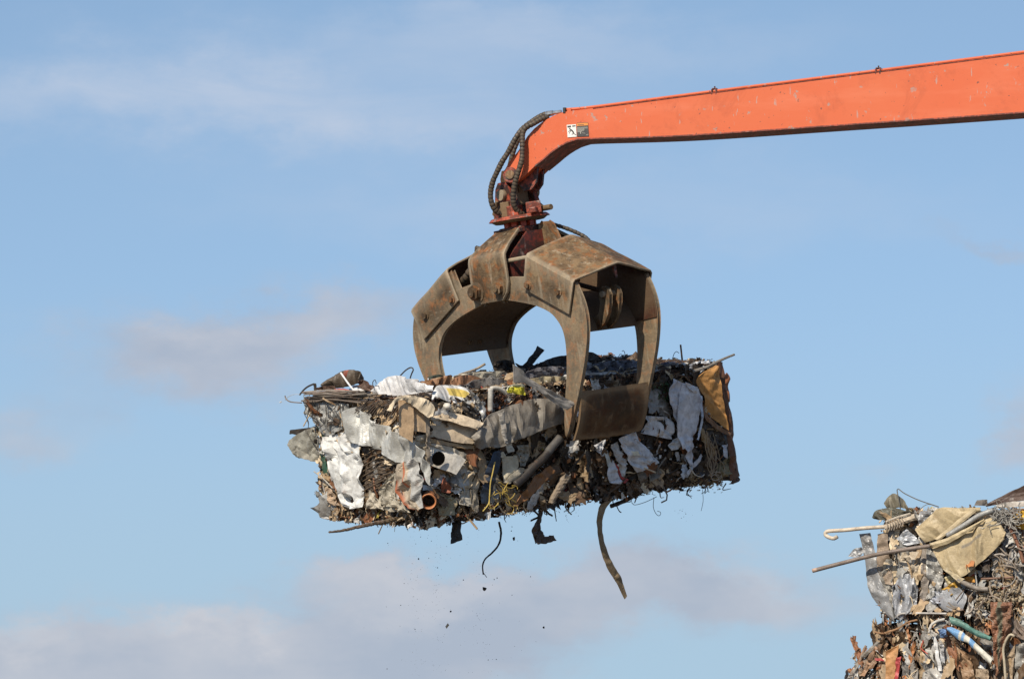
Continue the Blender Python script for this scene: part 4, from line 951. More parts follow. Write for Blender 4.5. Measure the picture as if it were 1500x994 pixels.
# top of the bale
def on_top(A, B, col, back, name, cr=3, csc=10, **k): return H.sheet(bale, 'F', A, B, col, lift=-back, cr=cr, csc=csc, name=name, **k)
H.sheet(bale, 'L', Z3((450, 240), (480, 190), (560, 165), (640, 185), (735, 218)), Z3((455, 250), (520, 262), (590, 262), (660, 250), (738, 238)), (.76, .75, .74, 0), lift=-24, cr=7, csc=10, name='crumpled_bag', bend=3)
H.sheet(bale, 'L', ZF((565, 320), (600, 280), (660, 245), (760, 190), (890, 188), (945, 280)), ZF((570, 365), (640, 390), (720, 400), (800, 385), (900, 350), (950, 300)), lambda s_, t: (.30, .08, .05, 0) if .5 < s_ < .65 and t < .4 else (.11, .085, .06, .1), lift=-30, cr=9, csc=9, name='crushed_can', mat=M_SCRAP, bend=5)
H.wire(bale, 'L', ZF((738, 212), (820, 330), (905, 440)), 1.5, (.8, .79, .77, 0), lift=-14, name='white_rod', seg=8)
H.sheet(bale, 'L', ZF((640, 425), (700, 405), (800, 410), (875, 440)), ZF((650, 435), (720, 445), (800, 450), (880, 455)), (.62, .10, .06, 0), lift=-6, cr=1.5, csc=9, name='red_shard')
H.sheet(bale, 'L', ZF((880, 410), (900, 460)), ZF((930, 395), (945, 450)), (.78, .77, .74, 0), lift=-8, cr=2, csc=9, name='torn_sheet')
for k in range(26):
    x0 = r2.uniform(260, 420); y0 = r2.uniform(445, 560)
    H.wire(bale, 'L', ZF((x0, y0), (x0+160, y0+r2.uniform(-16, 14)), (x0+330, y0+r2.uniform(-24, 16)), (x0+r2.uniform(450, 800), y0+r2.uniform(-34, 26))), r2.uniform(.5, 1.5), pick(r2, [(2, (.24, .19, .15, 0)), (1, (.38, .33, .27, 0)), (1, (.09, .07, .055, 0))]), lift=r2.uniform(2, 13), name='bent_strand')
H.wire(bale, 'L', ZF((62, 490), (75, 530), (130, 565), (265, 578)), .9, (.22, .17, .13, 0), lift=6, name='wire')
H.wire(bale, 'L', ZF((60, 545), (110, 500), (180, 475), (245, 478)), .35, (.5, .5, .48, 0), lift=6, name='wire')
H.wire(bale, 'L', ZF((240, 480), (290, 420), (350, 375), (430, 350), (430, 420)), 1.3, (.05, .04, .035, 0), lift=0, name='wire')
H.sheet(bale, 'L', ZF((410, 345), (420, 425)), ZF((438, 340), (445, 425)), (.05, .04, .03, 0), lift=0, cr=1, csc=9, name='dark_strip')
H.sheet(bale, 'L', ZF((445, 400), (500, 375), (640, 380)), ZF((450, 425), (540, 430), (650, 425)), (.10, .05, .03, 0), lift=-16, cr=4, csc=7, name='rusty_crumb', mat=M_SCRAP)
H.sheet(bale, 'L', ZF((930, 320), (1000, 300), (1080, 350), (1150, 395)), ZF((900, 400), (1000, 410), (1080, 440), (1150, 440)), (.13, .07, .05, 0), lift=-30, cr=5, csc=8, name='rusty_crumb', mat=M_SCRAP)
H.wire(bale, 'L', Z3((455, 225), (450, 200), (462, 185), (468, 205)), .6, (.05, .04, .035, 0), lift=-20, name='wire_hook')
H.wire(bale, 'L', Z3((585, 165), (610, 140), (635, 126), (648, 135), (640, 155), (632, 178)), 1.0, (.06, .05, .045, 0), lift=-40, name='wire_hook')
H.wire(bale, 'L', ZF((0, 572), (20, 565)), 1.0, (.8, .8, .78, 0), lift=6, name='wire')
on_top(ZA((300, 165), (420, 140), (530, 110), (545, 160)), ZA((300, 185), (400, 195), (520, 190), (540, 190)), (.30, .15, .07, 0), 150, 'rusty_tongue', cr=4)
on_top(ZA((330, 125), (400, 108), (480, 120)), ZA((340, 140), (400, 135), (480, 130)), (.10, .12, .09, 0), 200, 'green_lid', cr=1)
on_top(ZA((530, 165), (600, 120), (700, 115), (820, 145)), ZA((530, 190), (620, 200), (720, 188), (820, 160)), (.42, .21, .11, 0), 120, 'rusty_sheet', cr=3, csc=14)
on_top(ZA((560, 115), (700, 90), (850, 82), (1070, 82)), ZA((560, 140), (700, 140), (850, 150), (1070, 160)), (.60, .54, .42, 0), 170, 'cream_board', cr=2, csc=20)
on_top(ZA((670, 195), (760, 150), (900, 140), (1020, 165)), ZA((690, 225), (800, 232), (920, 230), (1015, 215)), (.24, .22, .20, 0), 70, 'grey_sheet', cr=4, csc=16)
H.wire(bale, 'F', ZA((600, 110), (740, 62), (820, 18)), 1.9, (.40, .33, .25, 0), lift=-210, name='stick', seg=8)
H.wire(bale, 'F', ZA((630, 100), (720, 90), (745, 60)), 1.2, (.05, .04, .04, 0), lift=-205, name='wire')
on_top(ZA((785, 70), (835, 68)), ZA((785, 82), (835, 82)), (.02, .02, .02, 0), 200, 'dark_lump', cr=2)
on_top(Z4((20, 110), (60, 95), (100, 100), (115, 125)), Z4((15, 150), (60, 155), (110, 150), (150, 140)), (.018, .017, .016, 0), 190, 'tyre_scrap', cr=5, csc=8, mat=M_SCRAP)
on_top(Z4((125, 112), (170, 118), (245, 25)), Z4((140, 135), (200, 130), (277, 45)), (.022, .02, .019, .1), 190, 'bent_post', cr=1.5, csc=12)
on_top(Z4((210, 132), (290, 95), (390, 70), (480, 78)), Z4((215, 145), (300, 130), (390, 128), (480, 115)), (.02, .021, .025, 0), 150, 'tyre_scrap', cr=4, csc=14)
on_top(Z4((470, 60), (500, 55), (545, 60), (572, 88)), Z4((470, 95), (500, 98), (545, 98), (572, 98)), (.07, .055, .045, .1), 200, 'bent_channel', cr=2, csc=10)
on_top(Z4((170, 160), (260, 135), (390, 130)), Z4((180, 190), (280, 190), (390, 195)), (.16, .16, .18, .2), 60, 'layered_sheet', cr=4, csc=9)
on_top(Z4((200, 195), (300, 180), (388, 182)), Z4((215, 240), (300, 245), (388, 240)), (.52, .44, .28, 0), 25, 'cream_board', cr=3, csc=18)
on_top(Z4((470, 165), (600, 160), (745, 162)), Z4((470, 176), (600, 172), (745, 172)), (.62, .61, .6, .4), 20, 'bright_trim', cr=1, csc=18)
on_top(Z4((470, 140), (600, 105), (780, 100)), Z4((470, 162), (600, 158), (780, 150)), (.15, .16, .20, .3), 60, 'layered_sheet', cr=6, csc=10)
on_top(Z4((580, 235), (640, 205), (740, 185)), Z4((600, 245), (660, 232), (745, 210)), (.36, .36, .36, .5), 6, 'rolled_sheet', cr=3, csc=10)
on_top(Z4((865, 120), (930, 105), (1040, 105)), Z4((865, 150), (950, 165), (1040, 135)), (.14, .16, .24, .3), 60, 'layered_sheet', cr=6, csc=9)
on_top(Z4((870, 100), (1000, 98), (1190, 105)), Z4((870, 112), (1000, 110), (1170, 118)), (.62, .56, .46, 0), 150, 'cream_board', cr=2, csc=12)
on_top(Z4((1000, 105), (1030, 88), (1070, 92)), Z4((1010, 110), (1040, 108), (1090, 110)), (.48, .34, .2, 0), 120, 'torn_card', cr=2, csc=9)
on_top(Z4((1030, 120), (1100, 100), (1170, 108)), Z4((1030, 205), (1060, 190), (1110, 150)), (.52, .54, .58, .4), 2, 'crumpled_foil', cr=6, csc=8)
H.wire(bale, 'F', ZE((235, 190), (330, 160), (420, 115), (500, 82)), lambda t: 2.6-.9*t, (.27, .24, .20, 0), lift=6, name='weathered_stake', seg=7, jit=.1)
for px, py, dx in ((905, 529, 4), (916, 523, -3), (928, 528, 16), (935, 524, 12), (985, 526, 6)):
    H.wire(bale, 'F', [(px, py), (px+dx*.4, py-8), (px+dx, py-12+r2.uniform(-4, 4)), (px+dx*1.6, py-9)], .5, (.06, .07, .09, 0), lift=-150, name='wire')

# left overhanging pieces
H.sheet(bale, 'L', Z3((33, 490), (70, 460), (125, 428), (190, 410)), Z3((72, 560), (110, 568), (150, 578), (188, 585)), (.36, .34, .28, .1), lift=-14, cr=3, csc=22, name='grey_flap', bend=2)
H.sheet(bale, 'L', Z3((50, 428), (130, 420), (180, 408)), Z3((45, 450), (90, 450), (150, 432)), (.035, .03, .025, 0), lift=-18, cr=1.5, csc=12, name='dark_strip')
H.wire(bale, 'L', Z3((125, 430), (160, 490), (200, 540)), .8, (.03, .025, .02, 0), lift=-8, name='wire')
H.sheet(bale, 'L', Z3((180, 408), (195, 440), (205, 465)), Z3((198, 405), (212, 435), (220, 462)), (.015, .06, .03, 0), lift=4, cr=1, csc=12, name='green_strip')
H.sheet(bale, 'L', Z3((195, 540), (205, 600), (215, 700)), Z3((205, 530), (228, 600), (240, 700)), (.03, .10, .06, 0), lift=3, cr=1, csc=12, name='green_strip')
H.wire(bale, 'L', Z3((165, 630), (210, 665), (255, 710)), .9, (.45, .42, .36, 0), lift=12, name='wire')
H.sheet(bale, 'L', Z3((213, 705), (225, 760), (235, 870)), Z3((270, 715), (275, 780), (300, 868)), (.46, .35, .22, 0), lift=-2, cr=5, csc=10, name='rolled_sheet', mat=M_SCRAP)

# hanging bits under the bale
def drop(mb_pts, r, col, name, seg=7, mat=None, jit=.12, w=-60):
    Q = [FH.loc(p[0], p[1], 0, 60) for p in mb_pts]; mb = MB(); tube(mb, Q, r, seg, col, n=max(6, int(plen(Q)/2.5)), jit=jit, rng=r2)
    return mb.build(name, mat or M_SCRAP, bale)
H.sheet(bale, 'F', [(665, 752), (662, 775), (660, 796)], [(676, 752), (676, 775), (678, 790)], (.012, .011, .01, 0), lift=-20, cr=3, csc=9, name='rubber_strap', mat=M_BLACK, bend=2)
drop([(731, 764), (734, 780), (731, 796), (722, 808), (711, 818), (707, 828), (708, 841)], lambda t: 1.7-.7*t, (.016, .014, .013, 0), 'black_cable')
drop([(708, 838), (713, 845)], .5, (.016, .014, .013, 0), 'cable_end')
H.sheet(bale, 'F', [(789, 742), (790, 755), (786, 762), (780, 775), (784, 796)], [(796, 742), (795, 758), (792, 768), (794, 780), (798, 784)], (.07, .05, .042, 0), lift=-10, cr=2.5, csc=9, name='torn_bracket', mat=M_SCRAP)
H.sheet(bale, 'F', [(786, 796), (800, 796), (816, 791)], [(786, 784), (800, 786), (812, 783)], (.07, .05, .042, 0), lift=-10, cr=2.5, csc=9, name='torn_bracket', mat=M_SCRAP)
drop([(776, 741), (783, 748), (789, 756), (778, 762)], 1.5, (.014, .012, .012, 0), 'black_cable'); drop([(797, 743), (803, 751), (809, 755)], 1.5, (.014, .012, .012, 0), 'black_cable')
drop([(812, 738), (813, 750), (815, 763)], lambda t: 1.1-.5*t, (.03, .025, .02, 0), 'twig')
H.sheet(bale, 'F', [(888, 727), (877, 745), (875, 770), (879, 800), (889, 830), (903, 853), (915, 877)], [(900, 728), (886, 748), (882, 772), (887, 800), (898, 826), (910, 846), (918, 872)], (.25, .18, .10, 0), lift=-4, cr=.8, csc=14, name='hanging_strip', bend=1.5, edge=.1)
drop([(482, 779), (505, 776), (530, 770), (560, 764)], lambda t: 1.4+1.8*t, (.17, .12, .085, 0), 'broken_stick', jit=.3)
drop([(556, 766), (590, 758), (640, 762), (690, 750)], 3, (.13, .09, .05, 0), 'broken_stick', jit=.3)
drop([(895, 741), (915, 733), (935, 722)], 3.3, (.03, .022, .02, 0), 'dark_stick'); drop([(903, 740), (907, 748), (910, 750)], .8, (.03, .02, .02, 0), 'wire')
H.wire(bale, 'F', [(925, 735), (930, 739), (945, 735), (962, 727)], .45, (.04, .04, .045, 0), lift=-6, name='wire')
H.wire(bale, 'F', [(958, 728), (957, 742), (961, 752), (966, 755), (968, 750), (963, 748)], .45, (.04, .04, .045, 0), lift=-6, name='wire_hook')
H.wire(bale, 'F', [(1029, 716), (1030, 733), (1027, 748)], .35, (.04, .04, .045, 0), lift=-6, name='wire')
H.wire(bale, 'F', [(706, 757), (697, 758), (697, 761), (708, 762)], .8, (.02, .02, .02, 0), lift=-10, name='wire_hook')
for k in range(26):
    x = r2.uniform(500, 1070); yb = 765 if x < 635 else 768-(x-635)*.132
    if r2.random() < .5: drop([(x, yb-4), (x+r2.uniform(-5, 5), yb+r2.uniform(2, 6)), (x+r2.uniform(-6, 9), yb+r2.uniform(3, 11))], lambda t: 1.1-.7*t, (.035, .025, .02, 0), 'twig', seg=5)

# ------------------------------------------------------------------ falling debris
def bit(px, py, r, dz, mat, label, group=None, col=(.02, .016, .014, 0)):
    P = CAM+(RX*(px-750)+UP*(497-py)+FW*FP)/FP*(D0+dz*S); mb = MB()
    chunk(mb, Vector((0, 0, 0)), r, r2, col)
    o = mb.build('debris_fragment', mat); o.location = P; o.rotation_euler = (r2.random()*6, r2.random()*6, r2.random()*6)
    o['label'] = label; o['category'] = 'debris'
    if group: o['group'] = group
DG = 'dark crumbs falling from the bale'
bit(655, 916, 3.6, 0, M_CLEAN, 'pale tan stone falling below the bale, the only light coloured falling fragment', DG, (.6, .45, .28, 0))
bit(753, 789, 3.0, 0, M_SCRAP, 'small dark block falling just right of the thin black hanging cable', DG)
bit(709.5, 862, 3.2, 0, M_SCRAP, 'ragged dark crumb falling right under the end of the black cable', DG)
bit(796.5, 918, 1.9, 0, M_SCRAP, 'thin dark splinter falling far right of the pale stone', DG)
bit(613, 818, 1.7, 0, M_SCRAP, 'dark crumb falling alone at the left, level with the middle of the black cable', DG)
bit(660, 895, 1.5, 0, M_SCRAP, 'dark flake falling just above the pale tan stone', DG)
for x, y in ((568, 795), (587, 886), (609, 796), (628, 817), (641, 831), (642, 842), (699, 901), (727, 965), (728, 846), (724, 848), (750, 771), (749, 777), (725, 778), (592, 854), (608, 921), (567, 979), (679, 849), (715, 966), (777, 844), (750, 871), (616, 786), (632, 792)):
    bit(x, y, r2.uniform(.7, 1.1), r2.uniform(-40, 40), M_SCRAP if x % 3 else M_CLEAN, 'tiny dark speck of dirt in the air under the bale', 'tiny specks of dirt in the air')
mb = MB()
for k in range(330):
    x = r2.choice((r2.gauss(608, 6), r2.gauss(640, 5), r2.gauss(632, 22), r2.gauss(706, 7), r2.uniform(560, 800), r2.gauss(660, 60))); y = r2.uniform(768, 990)
    P = CAM+(RX*(x-750)+UP*(497-y)+FW*FP)/FP*(D0+r2.uniform(-60, 60)*S); chunk(mb, P/S, r2.uniform(.18, .5), r2, r2.choice(((.05, .04, .035, 0), (.22, .17, .12, 0))))
for k in range(60):
    x = r2.choice((830, 772, 1000))+r2.gauss(0, 9); y = 745+abs(r2.gauss(0, 9))
    P = CAM+(RX*(x-750)+UP*(497-y)+FW*FP)/FP*(D0+r2.uniform(-60, 60)*S); chunk(mb, P/S, r2.uniform(.2, .8), r2, (.03, .025, .02, 0))
o = mb.build('falling_dust', M_SCRAP); o['kind'] = 'stuff'; o['label'] = 'fine dirt dust trickling down from the bale'

# ------------------------------------------------------------------ the stack of bales at the right
ZR = lambda *l: [(1180+p[0]/3.381, 700+p[1]/3.381, *p[2:]) for p in l]
ZS = lambda *l: [(1350+p[0]/6.627, 700+p[1]/6.627, *p[2:]) for p in l]
ZT = lambda *l: [(1240+p[0]/5.769, 850+p[1]/5.769, *p[2:]) for p in l]
P_STK = [(3, GRY), (3, GLV), (3, TAN), (2, CRM), (2, BRN), (2, DRK), (1.2, RST), (1, WHT), (.4, ORG), (.15, RED), (.15, YEL), (.1, BLU)]
P_STK2 = [(3, TAN), (3, BRN), (2, CRM), (2.5, GRY), (1.6, DRK), (1.6, RST), (1, ORG), (1, GLV), (.25, RED), (.6, WHT)]
FS = Frame(1400, 822, 60, 22, -5, -1)
b1 = FS.empty('scrap_bale', 'grey and beige scrap bale topping the stack, two poles sticking out to the left', 'scrap bale', 'bales stacked at the right')
B1 = Bale(FS, (-118, 190), (0, 210), (-84, 78), 21); B1.core(b1)
st = MB()
B1.scatter(st, 'L', 420, P_STK, 2.5, 13, aspect=(1.5, 5), dirn=math.pi/2, dj=.4, root=b1, big=26, mat=M_STACK, tilt=.5)
B1.scatter(st, 'L', 1300, P_STK, .8, 4, lift=(-6, 6), kinds=(5, 3, 3), dirn=math.pi/2, dj=.5, tilt=.8)
B1.scatter(st, 'B', 120, P_STK, 3, 13, lift=(-6, 0), tilt=.2); B1.scatter(st, 'T', 260, P_STK, 2.5, 13, tilt=.05, lift=(-6, 0)); B1.scatter(st, 'T', 300, P_STK, .8, 3, tilt=.4, lift=(-4, 1), kinds=(4, 4, 2)); B1.scatter(st, 'F', 60, P_STK, 4, 14)
B1.scatter(st, 'L', 22, [(3, GRY), (3, GLV), (2, (.5, .5, .5, .5)), (1, CRM), (1, WHT)], 7, 13, xr=(.04, .7), aspect=(1.4, 3.2), dirn=math.pi/2, dj=.2, tilt=.35, lift=(1, 6), root=b1, big=22, mat=M_CLEAN, names='bent_sheet', kinds=(1, 0, 0))
o = st.build('compressed_scrap', M_STACK, b1); o['kind'] = 'stuff'
s1 = lambda A, B, col, name, lift=10, **k: B1.sheet(b1, 'L', A, B, col, lift=lift, name=name, mat=k.pop('mat', M_CLEAN), **k)
BEI = (.52, .41, .24, 0)
s1(ZR((265, 275), (290, 400), (310, 540), (360, 630), (440, 715)), ZR((320, 270), (350, 400), (380, 520), (420, 600), (440, 690)), (.34, .34, .34, .4), 'grey_sheet', lift=7, cr=4, csc=20, bend=4)
s1(ZR((355, 275), (350, 400), (360, 520)), ZR((405, 270), (415, 400), (435, 530)), (.34, .26, .19, 0), 'brown_board', lift=9, cr=3, csc=14)
s1(ZR((350, 400), (380, 520), (430, 640)), ZR((430, 400), (430, 520), (440, 620)), (.36, .34, .30, .2), 'torn_sheet', lift=8, cr=4, csc=9)
s1(ZR((430, 540), (470, 480), (520, 480), (550, 540)), ZR((430, 620), (460, 700), (520, 660), (545, 640)), (.44, .45, .47, .5), 'crumpled_foil', lift=14, cr=7, csc=14)
s1(ZR((455, 370), (460, 400), (520, 500)), ZR((560, 360), (560, 430), (540, 510)), (.58, .49, .37, 0), 'cream_drape', lift=10, cr=5, csc=9)
s1(ZR((445, 300), (500, 335)), ZR((500, 250), (570, 320)), (.55, .57, .60, .5), 'grey_flap', lift=14, cr=3, csc=12)
s1(ZR((570, 340), (575, 500), (560, 620)), ZR((600, 340), (610, 500), (600, 600)), (.30, .26, .22, .1), 'bent_strip', lift=9, cr=3, csc=9)
s1(ZR((600, 350), (600, 480), (620, 600)), ZR((660, 380), (680, 480), (670, 560)), (.44, .43, .40, .3), 'crushed_sheet', lift=11, cr=6, csc=9)
s1(ZR((640, 560), (660, 630), (700, 660)), ZR((760, 540), (800, 590), (780, 650)), (.34, .35, .37, .3), 'grey_sheet', lift=11, cr=3, csc=20)
s1(ZR((660, 560), (680, 600)), ZR((740, 510), (760, 560)), (.62, .36, .06, 0), 'yellow_shred', lift=9, cr=5, csc=9)
s1(ZR((680, 490), (740, 470)), ZR((700, 530), (740, 500)), (.66, .56, .32, 0), 'yellow_shred', lift=10, cr=4, csc=9)
s1(ZR((780, 490), (830, 485)), ZR((790, 515), (840, 515)), (.62, .28, .04, 0), 'yellow_shred', lift=10, cr=4, csc=9)
s1(ZR((210, 385), (240, 350), (275, 340)), ZR((240, 390), (270, 385), (280, 375)), (.6, .6, .6, .7), 'bright_trim', lift=4, cr=3, csc=12)
s1(ZR((600, 560), (620, 620)), ZR((660, 560), (680, 620)), (.6, .62, .68, .5), 'crumpled_foil', lift=11, cr=6, csc=7)
s1(ZR((560, 165), (600, 160), (640, 180)), ZR((560, 260), (570, 250), (600, 220)), (.5, .5, .5, .6), 'crumpled_foil', lift=12, cr=5, csc=6)
s1(ZR((540, 255), (600, 200), (660, 148), (760, 148), (870, 145)), ZR((590, 318), (640, 300), (700, 270), (790, 190), (872, 165)), BEI, 'beige_panel', lift=19, cr=3, csc=24, bend=4, edge=.4)
s1(ZR((640, 300), (720, 235), (830, 145)), ZR((660, 308), (740, 250), (850, 160)), (.56, .45, .28, 0), 'folded_flange', lift=25, cr=1, csc=24, bend=3, edge=.4)
def scuff(s_, t):
    return BEI[:3]+(0,) if not (.35 < s_ < .62 and .28 < t < .36) else (.30, .26, .20, 0)
s1(ZR((618, 335), (700, 300), (800, 265), (880, 210), (940, 200), (990, 270)), ZR((680, 450), (740, 490), (790, 480), (860, 420), (930, 360), (985, 300)), scuff, 'beige_panel', lift=22, cr=3.2, csc=26, bend=4, edge=.4)
s1(ZR((618, 322), (700, 295), (800, 245), (885, 200)), ZR((620, 345), (700, 325), (800, 268), (880, 215)), (.56, .45, .27, 0), 'folded_flange', lift=29, cr=1.5, csc=14, bend=3, edge=.3)
s1(ZR((680, 450), (740, 500), (760, 520)), ZR((700, 440), (760, 485), (790, 500)), (.50, .41, .26, 0), 'folded_flange', lift=24, cr=2, csc=14)
s1(ZR((330, 195), (360, 155), (440, 148), (500, 165)), ZR((340, 200), (380, 205), (450, 190), (530, 165)), (.10, .10, .075, .1), 'olive_sheet', lift=4, cr=3, csc=14, bend=2)
s1(ZR((385, 125), (410, 90), (440, 75), (480, 105), (510, 150)), ZR((400, 145), (430, 150), (460, 145), (490, 150), (520, 165)), (.20, .18, .13, .1), 'olive_sheet', lift=-3, cr=4, csc=14, bend=3)
s1(ZR((835, 135), (850, 108)), ZR((900, 135), (898, 105)), (.16, .14, .12, 0), 'block', lift=-60, cr=3, csc=9)
s1(ZR((895, 132), (960, 95), (1020, 62), (1085, 35), (1200, -20)), ZR((895, 140), (960, 128), (1020, 118), (1085, 110), (1200, 100)), (.085, .05, .04, 0), 'brown_tarpaulin', lift=-90, cr=3, csc=30)
s1(ZR((940, 130), (1000, 118), (1085, 112), (1200, 105)), ZR((950, 150), (1010, 145), (1085, 140), (1200, 140)), (.55, .5, .44, 0), 'pale_board', lift=-20, cr=2, csc=14)
s1(ZR((1020, 175), (1085, 160), (1180, 150)), ZR((1030, 225), (1060, 250), (1180, 255)), (.66, .38, .03, 0), 'yellow_bag', lift=16, cr=5, csc=12, bend=4)
B1.wire(b1, 'L', ZR((158, 288), (140, 298), (115, 292), (97, 278), (105, 264), (135, 260), (200, 256), (300, 246), (400, 240)), 2.9, (.66, .56, .44, 0), lift=16, name='hooked_pipe', seg=12)
B1.wire(b1, 'L', ZR((395, 245), (450, 225), (500, 205), (545, 190)), 5.0, (.58, .48, .36, 0), lift=15, name='wrapped_pole', seg=9, jit=.12)
for k in range(7):
    x0 = 395+k*13; B1.wire(b1, 'L', ZR((x0, 210-k*3), (x0+12, 235-k*3), (x0+4, 265-k*4)), .9, (.34, .28, .22, 0), lift=21, name='binding_wire')
B1.wire(b1, 'L', ZR((400, 215), (450, 195), (520, 175)), 1.6, (.62, .55, .45, 0), lift=20, name='binding_wire')
B1.wire(b1, 'L', ZR((35, 458), (180, 420), (350, 378), (500, 352), (618, 335)), 3.1, lambda t: (.24, .19, .16, .1) if t > .04 else (.5, .35, .27, 0), lift=30, name='grey_pole', seg=12)
B1.wire(b1, 'L', ZR((700, 285), (790, 230), (860, 185), (930, 158)), 3.9, (.44, .44, .42, .4), lift=27, name='aluminium_tube', seg=12)
B1.wire(b1, 'L', ZR((755, 500), (800, 525), (850, 545), (905, 550)), 3.6, (.30, .26, .22, 0), lift=20, name='grey_pole', seg=10)
B1.wire(b1, 'L', ZR((870, 498), (950, 495), (1030, 490)), 1.7, (.22, .12, .08, 0), lift=12, name='rusty_rod', seg=8)
B1.wire(b1, 'L', ZR((500, 668), (600, 668), (700, 670)), 1.6, (.55, .52, .48, .1), lift=14, name='pale_rod', seg=8)
B1.wire(b1, 'L', ZR((445, 690), (470, 672), (505, 668)), 1.6, (.55, .52, .48, .1), lift=14, name='pale_rod', seg=8)
B1.wire(b1, 'L', ZR((1010, 240), (1040, 300), (1060, 350), (1080, 420)), 2.6, (.26, .11, .06, .1), lift=16, name='rusty_rod', seg=8)
B1.wire(b1, 'L', ZR((660, 142), (560, 108), (490, 75), (455, 52), (460, 100), (475, 175)), .8, (.14, .13, .11, 0), lift=2, name='wire')
B1.wire(b1, 'L', ZR((555, 165), (600, 130), (650, 138)), .5, (.2, .2, .18, 0), lift=2, name='wire')
for a, b in ((970, 1000), (1010, 1020)):
    s1(ZR((a, 330), (a-5, 450)), ZR((a+22, 330), (b+5, 450)), (.40, .38, .36, .3), 'metal_strip', lift=6, cr=1, csc=14)
s1(ZR((800, 420), (930, 360), (990, 300)), ZR((800, 520), (930, 500), (990, 480)), (.02, .017, .015, 0), 'dark_sheet', lift=2, cr=3, csc=12)
for k in range(70):
    cx, cy = r2.gauss(985, 35), r2.gauss(195, 28); an = r2.uniform(0, 6.3); P_ = [(cx, cy)]
    for q in range(4): an += r2.gauss(0, 1.1); P_.append((P_[-1][0]+math.cos(an)*22, P_[-1][1]+math.sin(an)*18))
    B1.wire(b1, 'L', ZR(*P_), r2.uniform(.5, .9), pick(r2, [(2, (.42, .40, .36, .3)), (1, (.22, .2, .17, 0))]), lift=r2.uniform(16, 30), name='tangled_wire')
for k in range(28):
    cx, cy = r2.uniform(900, 1080), r2.uniform(300, 560); an = r2.uniform(0, 6.3); P_ = [(cx, cy)]
    for q in range(4): an += r2.gauss(0, .5); P_.append((P_[-1][0]+math.cos(an)*26, P_[-1][1]+math.sin(an)*26))
    B1.wire(b1, 'L', ZR(*P_), r2.uniform(.6, 1.3), pick(r2, [(2, (.34, .28, .22, 0)), (1, (.5, .45, .4, 0))]), lift=r2.uniform(8, 22), name='loose_wire')
mb = MB()
for k in range(330):
    px, py = ZR((r2.uniform(850, 1180), r2.gauss(590, 26)))[0]; c = FS.loc(px, py, 1, -r2.uniform(2, 14)); chunk(mb, c, r2.uniform(1.2, 4), r2, pick(r2, [(3, (.5, .42, .30, 0)), (2, (.36, .27, .17, 0)), (1, BRN)]))
o = mb.build('chips_and_plaster', M_STACK, b1); o['kind'] = 'stuff'

FT = Frame(1400, 990, 40, 22, -5, 0)
b2 = FT.empty('scrap_bale', 'rust brown scrap bale low in the stack with a blue striped tube poking out', 'scrap bale', 'bales stacked at the right')
B2 = Bale(FT, (-165, 195), (0, 210), (-92, 88), 33)
B2.core(b2, inset=9, du=26)
st = MB()
B2.scatter(st, 'L', 480, P_STK2, 2.5, 12, aspect=(2, 6), dirn=math.pi/2+.12, dj=.3, root=b2, big=26, mat=M_STACK, tilt=.5, xr=(.12, 1))
B2.scatter(st, 'L', 1300, P_STK2, .8, 4, lift=(-8, 6), kinds=(5, 3, 3), dirn=math.pi/2, dj=.5, tilt=.8, xr=(.12, 1))
B2.scatter(st, 'L', 260, P_STK2, 1, 6, lift=(-14, 2), aspect=(2, 6), dirn=math.pi/2-.5, dj=.35, tilt=.7, xr=(0, .2), yr=(0, .75))
B2.scatter(st, 'B', 120, P_STK2, 3, 13, yr=(0, .6)); B2.scatter(st, 'T', 260, P_STK2, 2.5, 11, tilt=.15, xr=(.15, 1), lift=(-6, 2))
B2.scatter(st, 'L', 20, [(2, GRY), (2, GLV), (2, TAN), (2, CRM), (1, RST)], 7, 13, xr=(.2, 1), aspect=(1.4, 3.2), dirn=math.pi/2+.1, dj=.2, tilt=.35, lift=(1, 6), root=b2, big=20, mat=M_CLEAN, names='bent_sheet', kinds=(1, 0, 0))
o = st.build('compressed_scrap', M_STACK, b2); o['kind'] = 'stuff'
s2 = lambda A, B, col, name, lift=10, **k: B2.sheet(b2, 'L', A, B, col, lift=lift, name=name, mat=k.pop('mat', M_CLEAN), **k)
s2(ZT((330, 600), (330, 700), (325, 840)), ZT((440, 540), (420, 700), (400, 840)), (.52, .26, .10, 0), 'orange_board', lift=12, cr=2.5, csc=16)
s2(ZT((420, 650), (400, 840)), ZT((455, 640), (435, 840)), (.48, .06, .06, 0), 'red_shard', lift=13, cr=2, csc=9)
s2(ZT((235, 650), (300, 655)), ZT((245, 672), (330, 680)), (.42, .05, .05, 0), 'red_shard', lift=9, cr=2, csc=9)
s2(ZT((640, 430), (660, 600), (640, 840)), ZT((760, 440), (850, 600), (900, 840)), (.42, .40, .37, .2), 'grey_sheet', lift=8, cr=5, csc=16)
s2(ZT((725, 470), (745, 600), (775, 760)), ZT((750, 470), (780, 600), (805, 760)), (.72, .71, .69, 0), 'white_bar', lift=16, cr=1.5, csc=12)
s2(ZT((665, 580), (700, 640)), ZT((720, 590), (740, 690)), (.6, .57, .5, 0), 'torn_sheet', lift=15, cr=3, csc=9)
s2(ZT((780, 540), (800, 680)), ZT((820, 540), (830, 700)), (.5, .5, .5, .4), 'crumpled_foil', lift=14, cr=3, csc=9)
s2(ZT((870, 300), (980, 340), (1100, 420), (1225, 470)), ZT((890, 370), (1000, 410), (1110, 470), (1215, 505)), (.10, .24, .20, 0), 'teal_tube', lift=30, cr=1.5, csc=20, bend=5)
def stripe(s_, t):
    return (.20, .42, .72, 0) if s_ < .24 or .30 < s_ < .34 or .46 < s_ < .58 else (.74, .71, .60, 0)
